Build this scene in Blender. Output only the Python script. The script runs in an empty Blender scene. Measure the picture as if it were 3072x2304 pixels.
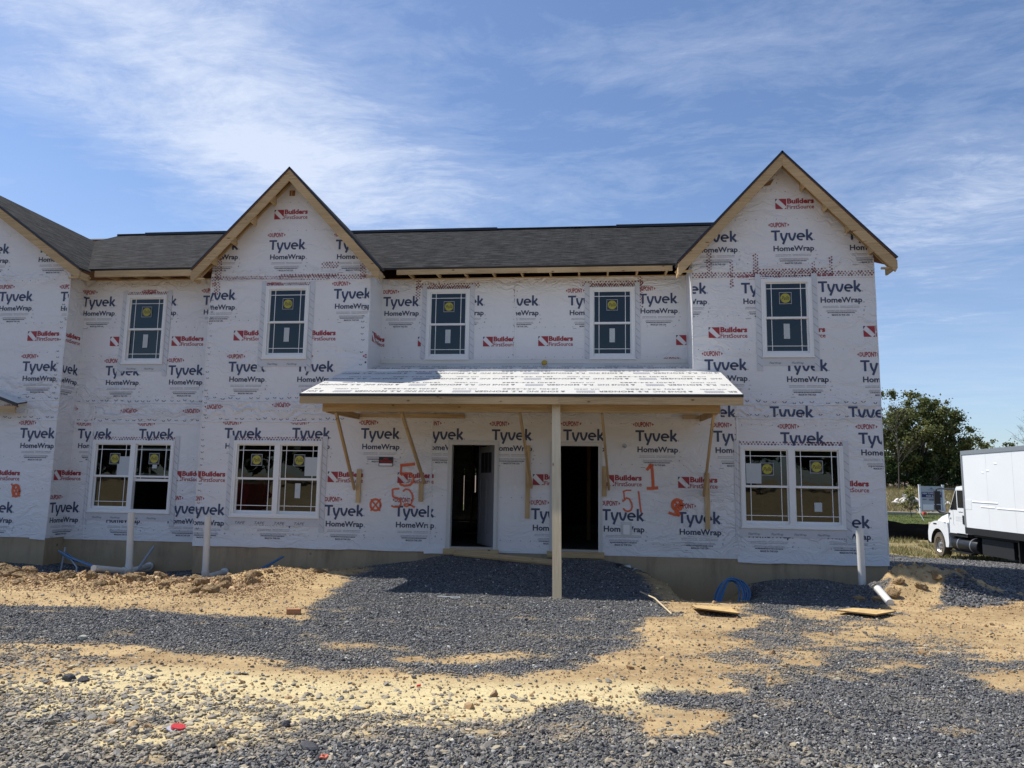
import bpy, math, random
import numpy as np
from mathutils import Vector, Matrix

# ------------------------------------------------------------------ camera, sky, sun, exposure
S = bpy.context.scene
COL = S.collection
random.seed(7)
RNG = np.random.default_rng(11)
R = math.radians

F_PX, YAW, PITCH, ROLL = 2200.018, -0.1106443, 0.1335846, 0.0156599
CAM = Vector((0.71322, -14.52634, 1.44824))
cd = bpy.data.cameras.new('camera')
cam = bpy.data.objects.new('camera', cd)
COL.objects.link(cam)
cd.sensor_width = 36.0
cd.lens = 36.0 * F_PX / 3072.0
cd.clip_start, cd.clip_end = 0.1, 3000.0
_f = Vector((math.sin(YAW) * math.cos(PITCH), math.cos(YAW) * math.cos(PITCH), math.sin(PITCH)))
_r = Vector((math.cos(YAW), -math.sin(YAW), 0))
_u = _r.cross(_f)
_r2 = _r * math.cos(ROLL) + _u * math.sin(ROLL)
_u2 = _u * math.cos(ROLL) - _r * math.sin(ROLL)
cam.matrix_world = Matrix(((_r2.x, _u2.x, -_f.x, CAM.x), (_r2.y, _u2.y, -_f.y, CAM.y), (_r2.z, _u2.z, -_f.z, CAM.z), (0, 0, 0, 1)))
S.camera = cam

SUN_DIR = Vector((-1.9, 0.62, 3.2)).normalized()
sun_el = math.asin(SUN_DIR.z)
sun_az = math.atan2(SUN_DIR.x, SUN_DIR.y)
sl = bpy.data.lights.new('sun', 'SUN')
sl.energy = 4.3
sl.angle = R(0.5)
sl.color = (1.0, 0.955, 0.88)
sun = bpy.data.objects.new('sun', sl)
COL.objects.link(sun)
sun.rotation_euler = SUN_DIR.to_track_quat('Z', 'Y').to_euler()
sun.location = (-20, 8, 40)

S.view_settings.view_transform = 'Standard'
S.view_settings.look = 'None'
S.view_settings.gamma = 1.0
S.view_settings.exposure = 0.40

wd = bpy.data.worlds.new('World')
S.world = wd
wd.use_nodes = True
wt = wd.node_tree
wt.nodes.clear()


class NT:
    """small helper around a node tree"""
    def __init__(s, tree):
        s.t = tree

    def n(s, typ, **kw):
        nd = s.t.nodes.new(typ)
        for k, v in kw.items():
            if k.startswith('i_'):
                key = k[2:]
                nd.inputs[int(key) if key.isdigit() else key.replace('_', ' ')].default_value = v
            else:
                setattr(nd, k, v)
        return nd

    def l(s, a, b):
        s.t.links.new(a, b)

    def math(s, op, a, b=None, c=None, clamp=False):
        nd = s.t.nodes.new('ShaderNodeMath')
        nd.operation = op
        nd.use_clamp = clamp
        for i, v in enumerate((a, b, c)):
            if v is None:
                continue
            if isinstance(v, (int, float)):
                nd.inputs[i].default_value = v
            else:
                s.l(v, nd.inputs[i])
        return nd.outputs[0]

    def mix(s, fac, a, b, blend='MIX'):
        nd = s.t.nodes.new('ShaderNodeMix')
        nd.data_type = 'RGBA'
        nd.blend_type = blend
        for sock, v in ((nd.inputs[0], fac), (nd.inputs[6], a), (nd.inputs[7], b)):
            if isinstance(v, (int, float)):
                sock.default_value = v
            elif isinstance(v, (tuple, list)):
                sock.default_value = (*v, 1.0) if len(v) == 3 else v
            else:
                s.l(v, sock)
        return nd.outputs[2]

    def noise(s, vec, scale, detail=3.0, rough=0.55, dist=0.0):
        nd = s.n('ShaderNodeTexNoise')
        nd.inputs['Scale'].default_value = scale
        nd.inputs['Detail'].default_value = detail
        nd.inputs['Roughness'].default_value = rough
        nd.inputs['Distortion'].default_value = dist
        if vec is not None:
            s.l(vec, nd.inputs['Vector'])
        return nd.outputs[0]

    def ramp(s, fac, *stops):
        nd = s.t.nodes.new('ShaderNodeValToRGB')
        el = nd.color_ramp.elements
        while len(el) < len(stops):
            el.new(0.5)
        for e, (p, c) in zip(el, stops):
            e.position = p
            e.color = (c, c, c, 1) if isinstance(c, (int, float)) else (*c, 1)
        s.l(fac, nd.inputs[0])
        return nd.outputs[0]

    def mapping(s, vec, scale=(1, 1, 1), rot=(0, 0, 0), loc=(0, 0, 0)):
        nd = s.n('ShaderNodeMapping')
        nd.inputs['Scale'].default_value = scale
        nd.inputs['Rotation'].default_value = rot
        nd.inputs['Location'].default_value = loc
        s.l(vec, nd.inputs[0])
        return nd.outputs[0]

    def bump(s, height, strength=0.3, dist=0.02, normal=None):
        nd = s.n('ShaderNodeBump')
        nd.inputs['Strength'].default_value = strength
        nd.inputs['Distance'].default_value = dist
        s.l(height, nd.inputs['Height'])
        if normal is not None:
            s.l(normal, nd.inputs['Normal'])
        return nd.outputs[0]


# world: clear sky with thin cirrus
w = NT(wt)
sky = w.n('ShaderNodeTexSky', sky_type='NISHITA', sun_disc=False)
sky.sun_elevation = sun_el
sky.sun_rotation = sun_az
sky.altitude = 200
sky.air_density = 1.0
sky.dust_density = 0.6
sky.ozone_density = 2.5
tc = w.n('ShaderNodeTexCoord')
sep = w.n('ShaderNodeSeparateXYZ')
w.l(tc.outputs['Generated'], sep.inputs[0])
zc = w.math('MAXIMUM', sep.outputs[2], 0.03)
px = w.math('DIVIDE', sep.outputs[0], zc)
py = w.math('DIVIDE', sep.outputs[1], zc)
cmb = w.n('ShaderNodeCombineXYZ')
w.l(px, cmb.inputs[0])
w.l(py, cmb.inputs[1])
P = cmb.outputs[0]


def band(cx, cy, rx, ry, rot):
    mp = w.mapping(P, (1, 1, 1), (0, 0, 0), (-cx, -cy, 0))
    mp2 = w.mapping(mp, (1 / rx, 1 / ry, 1), (0, 0, rot), (0, 0, 0))
    ln = w.n('ShaderNodeVectorMath', operation='LENGTH')
    w.l(mp2, ln.inputs[0])
    return w.math('SUBTRACT', 1.0, ln.outputs['Value'], clamp=True)


warp = w.n('ShaderNodeTexNoise')
warp.inputs['Scale'].default_value = 1.3
warp.inputs['Detail'].default_value = 4
w.l(P, warp.inputs['Vector'])
vadd = w.n('ShaderNodeVectorMath', operation='MULTIPLY_ADD')
vadd.inputs[1].default_value = (0.42, 0.42, 0)
w.l(warp.outputs['Color'], vadd.inputs[0])
w.l(P, vadd.inputs[2])
WP = vadd.outputs[0]
n1 = w.noise(w.mapping(WP, (1.0, 1.9, 1), (0, 0, R(42))), 1.25, 9, 0.66, 0.15)
n2 = w.noise(w.mapping(WP, (1.6, 3.4, 1), (0, 0, R(-28))), 1.7, 9, 0.70, 0.2)
n3 = w.noise(w.mapping(P, (0.7, 0.7, 1)), 1.0, 3, 0.5)
m = w.math('ADD', w.math('MULTIPLY', band(-1.0, 2.0, 0.75, 1.9, R(-10)), 0.95), w.math('MULTIPLY', band(1.35, 2.6, 1.0, 1.1, R(-35)), 0.62))
m = w.math('ADD', m, w.math('MULTIPLY', band(0.25, 1.62, 0.6, 0.22, R(15)), 0.35))
m = w.math('ADD', m, w.math('MULTIPLY', band(-0.1, 4.5, 3.0, 1.9, 0), 0.5))
m = w.math('ADD', m, w.math('MULTIPLY', band(-0.45, 2.4, 0.8, 0.5, R(20)), 0.30))
cov = w.math('ADD', w.math('MULTIPLY', n1, 0.85), w.math('MULTIPLY', n2, 0.42))
cov = w.math('ADD', cov, w.math('MULTIPLY', w.math('SUBTRACT', m, 0.42), 0.72))
cov = w.math('ADD', cov, w.math('MULTIPLY', w.math('SUBTRACT', n3, 0.5), 0.45))
wisp = w.noise(w.mapping(WP, (2.4, 3.6, 1), (0, 0, R(60))), 2.6, 10, 0.72, 0.1)
wisp2 = w.noise(w.mapping(WP, (1.0, 5.0, 1), (0, 0, R(-18))), 3.0, 8, 0.70, 0.3)
cov = w.math('ADD', cov, w.math('MULTIPLY', w.math('SUBTRACT', wisp, 0.52), 0.62))
cov = w.math('ADD', cov, w.math('MULTIPLY', w.math('SUBTRACT', wisp2, 0.52), 0.30))
cov = w.ramp(cov, (0.30, 0.02), (0.58, 0.22), (0.98, 0.86))
hz_ = w.math('SUBTRACT', 1.0, w.math('MULTIPLY', w.math('SUBTRACT', sep.outputs[2], 0.10), 3.2), clamp=True)
cov = w.math('MAXIMUM', cov, w.math('MULTIPLY', hz_, w.math('ADD', w.math('MULTIPLY', n1, 0.45), 0.0)))
elev = w.ramp(sep.outputs[2], (0.0, 0.0), (0.12, 1.0))
cov = w.math('MULTIPLY', cov, elev, clamp=True)
tint = w.mix(1.0, sky.outputs[0], (0.86, 0.93, 1.045), 'MULTIPLY')
skc = w.mix(cov, tint, (5.6, 6.2, 7.4))
bg = w.n('ShaderNodeBackground')
bg.inputs['Strength'].default_value = 0.105
w.l(skc, bg.inputs[0])
wo = w.n('ShaderNodeOutputWorld')
w.l(bg.outputs[0], wo.inputs[0])

# ------------------------------------------------------------------ materials
MATS = {}


def newmat(name):
    m_ = bpy.data.materials.new(name)
    m_.use_nodes = True
    m_.node_tree.nodes.clear()
    t = NT(m_.node_tree)
    out = t.n('ShaderNodeOutputMaterial')
    b = t.n('ShaderNodeBsdfPrincipled')
    t.l(b.outputs[0], out.inputs[0])
    MATS[name] = m_
    return m_, t, b, out


def simple(name, col, rough=0.6, metal=0.0, var=0.12, scale=14.0, bump=0.0, bscale=60.0, spec=0.5, coat=0.0):
    """a plain painted / moulded surface with slight uneven tone"""
    m_, t, b, out = newmat(name)
    tcn = t.n('ShaderNodeTexCoord')
    nz = t.noise(tcn.outputs['Object'], scale, 5, 0.6)
    dark = tuple(c * (1 - var) for c in col)
    lite = tuple(min(1, c * (1 + var)) for c in col)
    c = t.mix(nz, dark, lite)
    t.l(c, b.inputs['Base Color'])
    rr = t.math('ADD', t.math('MULTIPLY', nz, 0.2), rough - 0.1, clamp=True)
    t.l(rr, b.inputs['Roughness'])
    b.inputs['Metallic'].default_value = metal
    b.inputs['Specular IOR Level'].default_value = spec
    b.inputs['Coat Weight'].default_value = coat
    if bump:
        t.l(t.bump(t.noise(tcn.outputs['Object'], bscale, 4), bump, 0.01), b.inputs['Normal'])
    return m_


# house wrap
m_, t, b, out = newmat('house wrap')
tcn = t.n('ShaderNodeTexCoord')
o = tcn.outputs['Object']
big = t.noise(o, 0.7, 4, 0.6)
mot = t.noise(o, 9, 5, 0.7)
c = t.mix(big, (0.70, 0.69, 0.68), (0.795, 0.785, 0.77))
c = t.mix(t.math('MULTIPLY', mot, 0.22), c, (0.60, 0.60, 0.615))
t.l(c, b.inputs['Base Color'])
b.inputs['Roughness'].default_value = 0.42
b.inputs['Specular IOR Level'].default_value = 0.35
wr = t.n('ShaderNodeTexNoise')
wr.inputs['Scale'].default_value = 1.6
wr.inputs['Detail'].default_value = 3
t.l(o, wr.inputs['Vector'])
vv = t.n('ShaderNodeVectorMath', operation='MULTIPLY_ADD')
vv.inputs[1].default_value = (0.9, 0.9, 0.9)
t.l(wr.outputs['Color'], vv.inputs[0])
t.l(o, vv.inputs[2])
h1 = t.noise(t.mapping(vv.outputs[0], (0.75, 0.75, 2.6), (0, R(28), 0)), 1.5, 4, 0.55, 0.5)
mk = t.ramp(t.noise(o, 0.55, 3, 0.5), (0.42, 0.12), (0.66, 1.0))
zz_ = t.n('ShaderNodeSeparateXYZ')
t.l(o, zz_.inputs[0])
lowz = t.ramp(t.math('ADD', zz_.outputs[2], 0.3), (0.35, 0.9), (1.0, 0.0))
mk = t.math('MAXIMUM', mk, lowz)
h1 = t.math('ABSOLUTE', t.math('SUBTRACT', h1, 0.5))
h1 = t.math('POWER', t.math('SUBTRACT', 1.0, t.math('MULTIPLY', h1, 3.0), clamp=True), 3.0)
h2 = t.noise(o, 26, 4, 0.7)
def gauss(sock, c_, w_):
    d_ = t.math('DIVIDE', t.math('SUBTRACT', sock, c_), w_)
    return t.math('EXPONENT', t.math('MULTIPLY', t.math('MULTIPLY', d_, d_), -1.0))


h3 = t.noise(t.mapping(vv.outputs[0], (0.8, 0.8, 4.2), (0, R(-48), 0)), 1.5, 4, 0.5, 0.4)
h3 = t.math('POWER', t.math('SUBTRACT', 1.0, t.math('MULTIPLY', t.math('ABSOLUTE', t.math('SUBTRACT', h3, 0.5)), 3.4), clamp=True), 2.5)
m3 = t.math('MULTIPLY', gauss(zz_.outputs[0], 3.3, 1.1), gauss(zz_.outputs[2], 1.4, 1.1))
m3 = t.math('ADD', m3, t.math('MULTIPLY', gauss(zz_.outputs[0], -2.2, 0.8), gauss(zz_.outputs[2], 1.9, 0.9)))
h4 = t.noise(t.mapping(vv.outputs[0], (0.5, 0.5, 5.5)), 1.4, 3, 0.5, 0.2)
h4 = t.math('POWER', t.math('SUBTRACT', 1.0, t.math('MULTIPLY', t.math('ABSOLUTE', t.math('SUBTRACT', h4, 0.5)), 3.4), clamp=True), 2.5)
m4 = t.math('ADD', gauss(zz_.outputs[2], 3.2, 0.28), t.math('MULTIPLY', gauss(zz_.outputs[2], 6.05, 0.22), 0.9))
m4 = t.math('ADD', m4, t.math('MULTIPLY', gauss(zz_.outputs[2], 3.75, 0.3), t.math('MULTIPLY', gauss(zz_.outputs[0], -10.8, 2.5), 1.0)))
h1 = t.math('ADD', h1, t.math('MULTIPLY', t.math('MULTIPLY', h3, m3), 1.9))
h1 = t.math('ADD', h1, t.math('MULTIPLY', t.math('MULTIPLY', h4, m4), 1.5))
mk = t.math('MAXIMUM', mk, t.math('ADD', m3, m4), clamp=True)
hh = t.math('ADD', t.math('MULTIPLY', h1, t.math('MULTIPLY', mk, 1.1)), t.math('MULTIPLY', h2, 0.05))
t.l(t.bump(hh, 0.55, 0.032), b.inputs['Normal'])

simple('navy ink', (0.040, 0.058, 0.125), 0.5, var=0.2)
simple('dark ink', (0.036, 0.045, 0.085), 0.5, var=0.2)
simple('red ink', (0.33, 0.028, 0.035), 0.5, var=0.2)
simple('grey ink', (0.36, 0.36, 0.38), 0.5, var=0.1)
simple('black ink', (0.13, 0.13, 0.14), 0.5)
simple('staple', (0.10, 0.10, 0.11), 0.5)
simple('tape dots', (0.21, 0.055, 0.06), 0.5, var=0.3, scale=3)
simple('flashing tape', (0.585, 0.59, 0.605), 0.35, var=0.08, bump=0.2, bscale=20)
simple('white vinyl', (0.80, 0.80, 0.78), 0.35, var=0.03)
simple('primed trim', (0.60, 0.59, 0.56), 0.5, var=0.06)
simple('door paint', (0.20, 0.205, 0.22), 0.45, var=0.05)
simple('black', (0.012, 0.012, 0.014), 0.55)
simple('cab glass', (0.010, 0.012, 0.014), 0.2, spec=0.25)
simple('drip edge', (0.016, 0.017, 0.022), 0.4)
simple('sticker yellow', (0.40, 0.36, 0.035), 0.45, var=0.05)
simple('sticker black', (0.02, 0.022, 0.035), 0.4)
simple('paper', (0.50, 0.53, 0.53), 0.7, var=0.05)
simple('pipe plastic', (0.66, 0.65, 0.61), 0.38, var=0.10, scale=5)
simple('blue pipe', (0.05, 0.155, 0.30), 0.32, var=0.12)
simple('grey pipe', (0.30, 0.33, 0.36), 0.4)
simple('truck white', (0.80, 0.82, 0.83), 0.28, var=0.03, scale=3, coat=0.3)
simple('seam grey', (0.66, 0.68, 0.70), 0.5)
simple('panel white', (0.78, 0.80, 0.81), 0.42, var=0.03, scale=1.2)
simple('truck trim', (0.35, 0.36, 0.38), 0.35, metal=0.6)
simple('black plastic', (0.014, 0.014, 0.016), 0.42)
simple('tyre rubber', (0.035, 0.032, 0.028), 0.85, var=0.3)
simple('tyre wall', (0.13, 0.105, 0.075), 0.9, var=0.25)
simple('steel', (0.62, 0.60, 0.58), 0.32, metal=0.9, var=0.15)
simple('dark chassis', (0.010, 0.010, 0.011), 0.7)
simple('headlamp', (0.55, 0.5, 0.42), 0.15)
simple('red plastic', (0.55, 0.045, 0.05), 0.4)
simple('orange plastic', (0.62, 0.16, 0.09), 0.5)
simple('red sign', (0.50, 0.012, 0.02), 0.45)
simple('sign navy', (0.022, 0.025, 0.12), 0.5)
simple('sign grey', (0.42, 0.44, 0.50), 0.5)
simple('sign white', (0.75, 0.76, 0.80), 0.45)
simple('silt fabric', (0.008, 0.008, 0.009), 0.8, var=0.4, bump=0.4, bscale=6, spec=0.15)
simple('yellow rag', (0.50, 0.34, 0.05), 0.7)
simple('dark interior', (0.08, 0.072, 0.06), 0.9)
simple('stone wall', (0.42, 0.40, 0.36), 0.8, bump=0.4, bscale=8)
simple('white rubble', (0.60, 0.58, 0.54), 0.8, bump=0.4)
simple('rock light', (0.44, 0.42, 0.34), 0.85, bump=0.5, bscale=30)
simple('rock dark', (0.055, 0.055, 0.062), 0.75, bump=0.5, bscale=40)
simple('brick orange', (0.40, 0.20, 0.10), 0.9, bump=0.4)
simple('dumpster red', (0.30, 0.035, 0.03), 0.5)

# window glass: thin reflective pane
m_, t, b, out = newmat('window glass')
tr = t.n('ShaderNodeBsdfTransparent')
tr.inputs[0].default_value = (0.42, 0.48, 0.47, 1)
gl = t.n('ShaderNodeBsdfGlossy')
gl.inputs['Roughness'].default_value = 0.008
gl.inputs[0].default_value = (0.86, 0.95, 1.0, 1)
lw = t.n('ShaderNodeFresnel')
lw.inputs[0].default_value = 1.75
fac = t.math('ADD', t.math('MULTIPLY', lw.outputs[0], 0.70), 0.0, clamp=True)
tcn = t.n('ShaderNodeTexCoord')
t.l(t.bump(t.noise(tcn.outputs['Object'], 1.6, 2), 0.05, 0.05), gl.inputs['Normal'])
mx = t.n('ShaderNodeMixShader')
t.l(fac, mx.inputs[0])
t.l(tr.outputs[0], mx.inputs[1])
t.l(gl.outputs[0], mx.inputs[2])
t.l(mx.outputs[0], out.inputs[0])

# lumber, grain along uv.x
def lumber(name, base, dark, knots=True):
    m_, t, b, out = newmat(name)
    uv = t.n('ShaderNodeUVMap')
    g = t.noise(t.mapping(uv.outputs[0], (1.0, 22, 1)), 1.6, 6, 0.7, 0.9)
    g = t.ramp(g, (0.32, 0.0), (0.66, 1.0))
    bd = t.noise(t.mapping(uv.outputs[0], (0.35, 0.8, 1)), 1.0, 3, 0.6)
    c = t.mix(g, dark, base)
    c = t.mix(t.ramp(bd, (0.35, 0.55), (0.5, 0.0)), c, tuple(x * 0.72 for x in base))
    c = t.mix(t.ramp(bd, (0.5, 0.0), (0.68, 0.55)), c, tuple(min(1, x * 1.28) for x in base))
    if knots:
        vo = t.n('ShaderNodeTexVoronoi')
        vo.inputs['Scale'].default_value = 3.0
        vo.inputs['Randomness'].default_value = 1.0
        t.l(t.mapping(uv.outputs[0], (1, 2.2, 1)), vo.inputs['Vector'])
        k = t.ramp(vo.outputs['Distance'], (0.05, 1.0), (0.12, 0.0))
        c = t.mix(t.math('MULTIPLY', k, 0.85), c, (0.10, 0.045, 0.02))
    t.l(c, b.inputs['Base Color'])
    b.inputs['Roughness'].default_value = 0.75
    b.inputs['Specular IOR Level'].default_value = 0.25
    t.l(t.bump(g, 0.25, 0.004), b.inputs['Normal'])


lumber('lumber', (0.575, 0.415, 0.225), (0.36, 0.235, 0.11))
lumber('lumber pale', (0.66, 0.54, 0.36), (0.50, 0.38, 0.22))
lumber('lumber dark', (0.30, 0.185, 0.08), (0.20, 0.115, 0.045))

# osb sheathing
m_, t, b, out = newmat('osb sheathing')
tcn = t.n('ShaderNodeTexCoord')
vo = t.n('ShaderNodeTexVoronoi')
vo.inputs['Scale'].default_value = 22
t.l(t.mapping(tcn.outputs['Object'], (1, 2.4, 1), (0, 0, 0.5)), vo.inputs['Vector'])
hs = t.n('ShaderNodeSeparateColor')
t.l(vo.outputs['Color'], hs.inputs[0])
c = t.mix(hs.outputs[0], (0.42, 0.27, 0.11), (0.66, 0.47, 0.20))
t.l(c, b.inputs['Base Color'])
b.inputs['Roughness'].default_value = 0.8
simple('soffit board', (0.27, 0.115, 0.040), 0.85, var=0.3, scale=5)

# concrete
m_, t, b, out = newmat('concrete')
tcn = t.n('ShaderNodeTexCoord')
o = tcn.outputs['Object']
a = t.noise(t.mapping(o, (0.5, 0.5, 1.6)), 1.2, 6, 0.65)
f = t.noise(o, 35, 4, 0.7)
vt = t.n('ShaderNodeTexVoronoi')
vt.inputs['Scale'].default_value = 1.4
t.l(o, vt.inputs['Vector'])
tie = t.ramp(vt.outputs['Distance'], (0.03, 0.8), (0.06, 0.0))
c = t.mix(a, (0.31, 0.225, 0.13), (0.47, 0.365, 0.235))
st = t.noise(t.mapping(o, (1.2, 1.2, 0.25)), 2.0, 5, 0.7)
c = t.mix(t.ramp(st, (0.48, 0.0), (0.70, 0.75)), c, (0.21, 0.15, 0.09))
sp = t.n('ShaderNodeSeparateXYZ')
t.l(o, sp.inputs[0])
lo = t.math('ADD', sp.outputs[2], t.math('MULTIPLY', a, 0.35))
c = t.mix(t.ramp(t.math('ADD', lo, 1.0), (0.62, 0.75), (0.74, 0.0)), c, (0.12, 0.11, 0.10))
c = t.mix(tie, c, (0.08, 0.065, 0.05))
spl = t.math('ADD', sp.outputs[2], t.math('MULTIPLY', t.math('SUBTRACT', t.noise(o, 5, 5, 0.7), 0.5), 0.9))
c = t.mix(t.ramp(t.math('ADD', spl, 0.5), (0.30, 0.75), (0.62, 0.0)), c, (0.40, 0.27, 0.14))
t.l(c, b.inputs['Base Color'])
b.inputs['Roughness'].default_value = 0.85
t.l(t.bump(f, 0.3, 0.01), b.inputs['Normal'])

# shingles, uv in metres (v up the slope)
m_, t, b, out = newmat('shingles')
uv = t.n('ShaderNodeUVMap')
br = t.n('ShaderNodeTexBrick')
br.offset = 0.37
br.inputs['Scale'].default_value = 1.0
br.inputs['Brick Width'].default_value = 0.34
br.inputs['Row Height'].default_value = 0.143
br.inputs['Mortar Size'].default_value = 0.022
br.inputs['Mortar Smooth'].default_value = 0.15
br.inputs['Color1'].default_value = (0.007, 0.007, 0.0075, 1)
br.inputs['Color2'].default_value = (0.026, 0.025, 0.025, 1)
br.inputs['Mortar'].default_value = (0.006, 0.006, 0.006, 1)
t.l(uv.outputs[0], br.inputs['Vector'])
g = t.noise(t.mapping(uv.outputs[0], (0.8, 3.6, 1)), 3.0, 6, 0.75)
big = t.noise(uv.outputs[0], 0.8, 4, 0.6)
c = t.mix(t.math('MULTIPLY', t.ramp(g, (0.45, 0.0), (0.60, 1.0)), 0.9), br.outputs[0], (0.060, 0.059, 0.059))
c = t.mix(t.math('MULTIPLY', big, 0.3), c, (0.018, 0.019, 0.021))
t.l(c, b.inputs['Base Color'])
b.inputs['Roughness'].default_value = 0.95
b.inputs['Specular IOR Level'].default_value = 0.06
sv = t.n('ShaderNodeSeparateXYZ')
t.l(uv.outputs[0], sv.inputs[0])
saw = t.math('FRACT', t.math('DIVIDE', sv.outputs[1], 0.143))
hh = t.math('ADD', t.math('MULTIPLY', saw, -1.0), t.math('MULTIPLY', g, 0.5))
t.l(t.bump(hh, 0.8, 0.012), b.inputs['Normal'])

# roof underlayment
m_, t, b, out = newmat('underlayment')
tcn = t.n('ShaderNodeTexCoord')
nz = t.noise(t.mapping(tcn.outputs['Object'], (0.5, 2.5, 1)), 2.5, 5, 0.6)
c = t.mix(nz, (0.60, 0.585, 0.54), (0.74, 0.725, 0.67))
t.l(c, b.inputs['Base Color'])
b.inputs['Roughness'].default_value = 0.4
t.l(t.bump(nz, 0.5, 0.05), b.inputs['Normal'])

# spray paint with soft overspray (alpha attribute)
m_, t, b, out = newmat('spray paint')
at_ = t.n('ShaderNodeAttribute', attribute_name='cover')
tcn = t.n('ShaderNodeTexCoord')
nz = t.noise(tcn.outputs['Object'], 90, 3, 0.7)
al = t.math('ADD', t.math('MULTIPLY', at_.outputs['Fac'], 1.9), t.math('MULTIPLY', t.math('SUBTRACT', nz, 0.75), 0.9), clamp=True)
al = t.math('MULTIPLY', al, 0.93)
b.inputs['Base Color'].default_value = (0.70, 0.11, 0.022, 1)
b.inputs['Roughness'].default_value = 0.5
t.l(al, b.inputs['Alpha'])


# foliage
def leafmat(name, a, c2, hue_var=0.5):
    m_, t, b, out = newmat(name)
    at_ = t.n('ShaderNodeAttribute', attribute_name='tone')
    c = t.mix(at_.outputs['Fac'], a, c2)
    t.l(c, b.inputs['Base Color'])
    b.inputs['Roughness'].default_value = 0.55
    b.inputs['Specular IOR Level'].default_value = 0.3
    tl = t.n('ShaderNodeBsdfTranslucent')
    t.l(c, tl.inputs[0])
    mx = t.n('ShaderNodeMixShader')
    mx.inputs[0].default_value = 0.3
    t.l(b.outputs[0], mx.inputs[1])
    t.l(tl.outputs[0], mx.inputs[2])
    t.l(mx.outputs[0], out.inputs[0])


leafmat('oak leaves', (0.045, 0.070, 0.022), (0.215, 0.220, 0.065))
leafmat('thicket leaves', (0.020, 0.042, 0.012), (0.080, 0.110, 0.026))
leafmat('sapling leaves', (0.10, 0.115, 0.028), (0.26, 0.24, 0.075))
leafmat('grass blades', (0.10, 0.12, 0.035), (0.34, 0.28, 0.13))
simple('bark', (0.10, 0.08, 0.062), 0.9, var=0.3, bump=0.5, bscale=12)
simple('twig', (0.09, 0.075, 0.06), 0.9, var=0.3)

# ground: dirt, gravel bed, lawn, dry field from a vertex mask
m_, t, b, out = newmat('site ground')
zo = t.n('ShaderNodeAttribute', attribute_name='zones')
zs = t.n('ShaderNodeSeparateColor')
t.l(zo.outputs['Color'], zs.inputs[0])
pa = t.n('ShaderNodeAttribute', attribute_name='pale')
tcn = t.n('ShaderNodeTexCoord')
o = tcn.outputs['Object']
nA = t.noise(o, 0.9, 6, 0.65)
nB = t.noise(o, 7, 6, 0.7)
nC = t.noise(o, 55, 4, 0.75)
nD = t.noise(t.mapping(o, (0.35, 2.2, 1), (0, 0, R(4))), 1.3, 5, 0.6)
dirt = t.mix(t.ramp(nA, (0.3, 0.0), (0.7, 1.0)), (0.29, 0.195, 0.098), (0.54, 0.395, 0.205))
dirt = t.mix(t.ramp(nD, (0.45, 0.0), (0.72, 0.6)), dirt, (0.235, 0.155, 0.085))
dirt = t.mix(t.ramp(nB, (0.5, 0.0), (0.78, 0.7)), dirt, (0.61, 0.47, 0.255))
sand = t.mix(nB, (0.49, 0.39, 0.205), (0.73, 0.615, 0.35))
sand = t.mix(t.ramp(nD, (0.5, 0.0), (0.75, 0.5)), sand, (0.38, 0.28, 0.155))
dirt = t.mix(t.math('MULTIPLY', pa.outputs['Fac'], 1.0, clamp=True), dirt, sand)
vc = t.n('ShaderNodeTexVoronoi', feature='DISTANCE_TO_EDGE')
vc.inputs['Scale'].default_value = 6.5
wv = t.n('ShaderNodeVectorMath', operation='MULTIPLY_ADD')
wn = t.n('ShaderNodeTexNoise')
wn.inputs['Scale'].default_value = 9
wn.inputs['Detail'].default_value = 4
t.l(o, wn.inputs['Vector'])
wv.inputs[1].default_value = (0.12, 0.12, 0.12)
t.l(wn.outputs['Color'], wv.inputs[0])
t.l(o, wv.inputs[2])
t.l(wv.outputs[0], vc.inputs['Vector'])
crk = t.ramp(vc.outputs['Distance'], (0.012, 1.0), (0.045, 0.0))
crk = t.math('MULTIPLY', crk, t.math('MULTIPLY', pa.outputs['Fac'], t.ramp(nA, (0.42, 0.0), (0.62, 0.7))))
dirt = t.mix(crk, dirt, (0.25, 0.17, 0.09))
dirt = t.mix(t.ramp(nC, (0.60, 0.0), (0.74, 0.55)), dirt, (0.17, 0.13, 0.09))
gp = t.n('ShaderNodeSeparateXYZ')
t.l(o, gp.inputs[0])
trk = None
for y0_, sl_ in ((-6.55, 0.05), (-7.35, 0.05), (-5.0, -0.03), (-5.75, -0.03), (-4.1, 0.10)):
    dd = t.math('SUBTRACT', gp.outputs[1], t.math('ADD', t.math('MULTIPLY', gp.outputs[0], sl_), y0_))
    dd = t.math('ADD', dd, t.math('MULTIPLY', t.math('SUBTRACT', nA, 0.5), 0.25))
    gg_ = t.math('EXPONENT', t.math('MULTIPLY', t.math('POWER', t.math('DIVIDE', t.math('ABSOLUTE', dd), 0.14), 4.0), -1.0))
    trk = gg_ if trk is None else t.math('MAXIMUM', trk, gg_)
lug = t.math('SINE', t.math('MULTIPLY', t.math('ADD', gp.outputs[0], t.math('MULTIPLY', gp.outputs[1], 0.5)), 62.0))
trk = t.math('MULTIPLY', trk, t.ramp(t.noise(o, 1.1, 3), (0.42, 0.0), (0.58, 1.0)))
dirt = t.mix(t.math('MULTIPLY', trk, t.math('ADD', t.math('MULTIPLY', lug, 0.10), 0.24)), dirt, (0.27, 0.185, 0.10))
vg = t.n('ShaderNodeTexVoronoi')
vg.inputs['Scale'].default_value = 34
t.l(o, vg.inputs['Vector'])
vgs = t.n('ShaderNodeSeparateColor')
t.l(vg.outputs['Color'], vgs.inputs[0])
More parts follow.
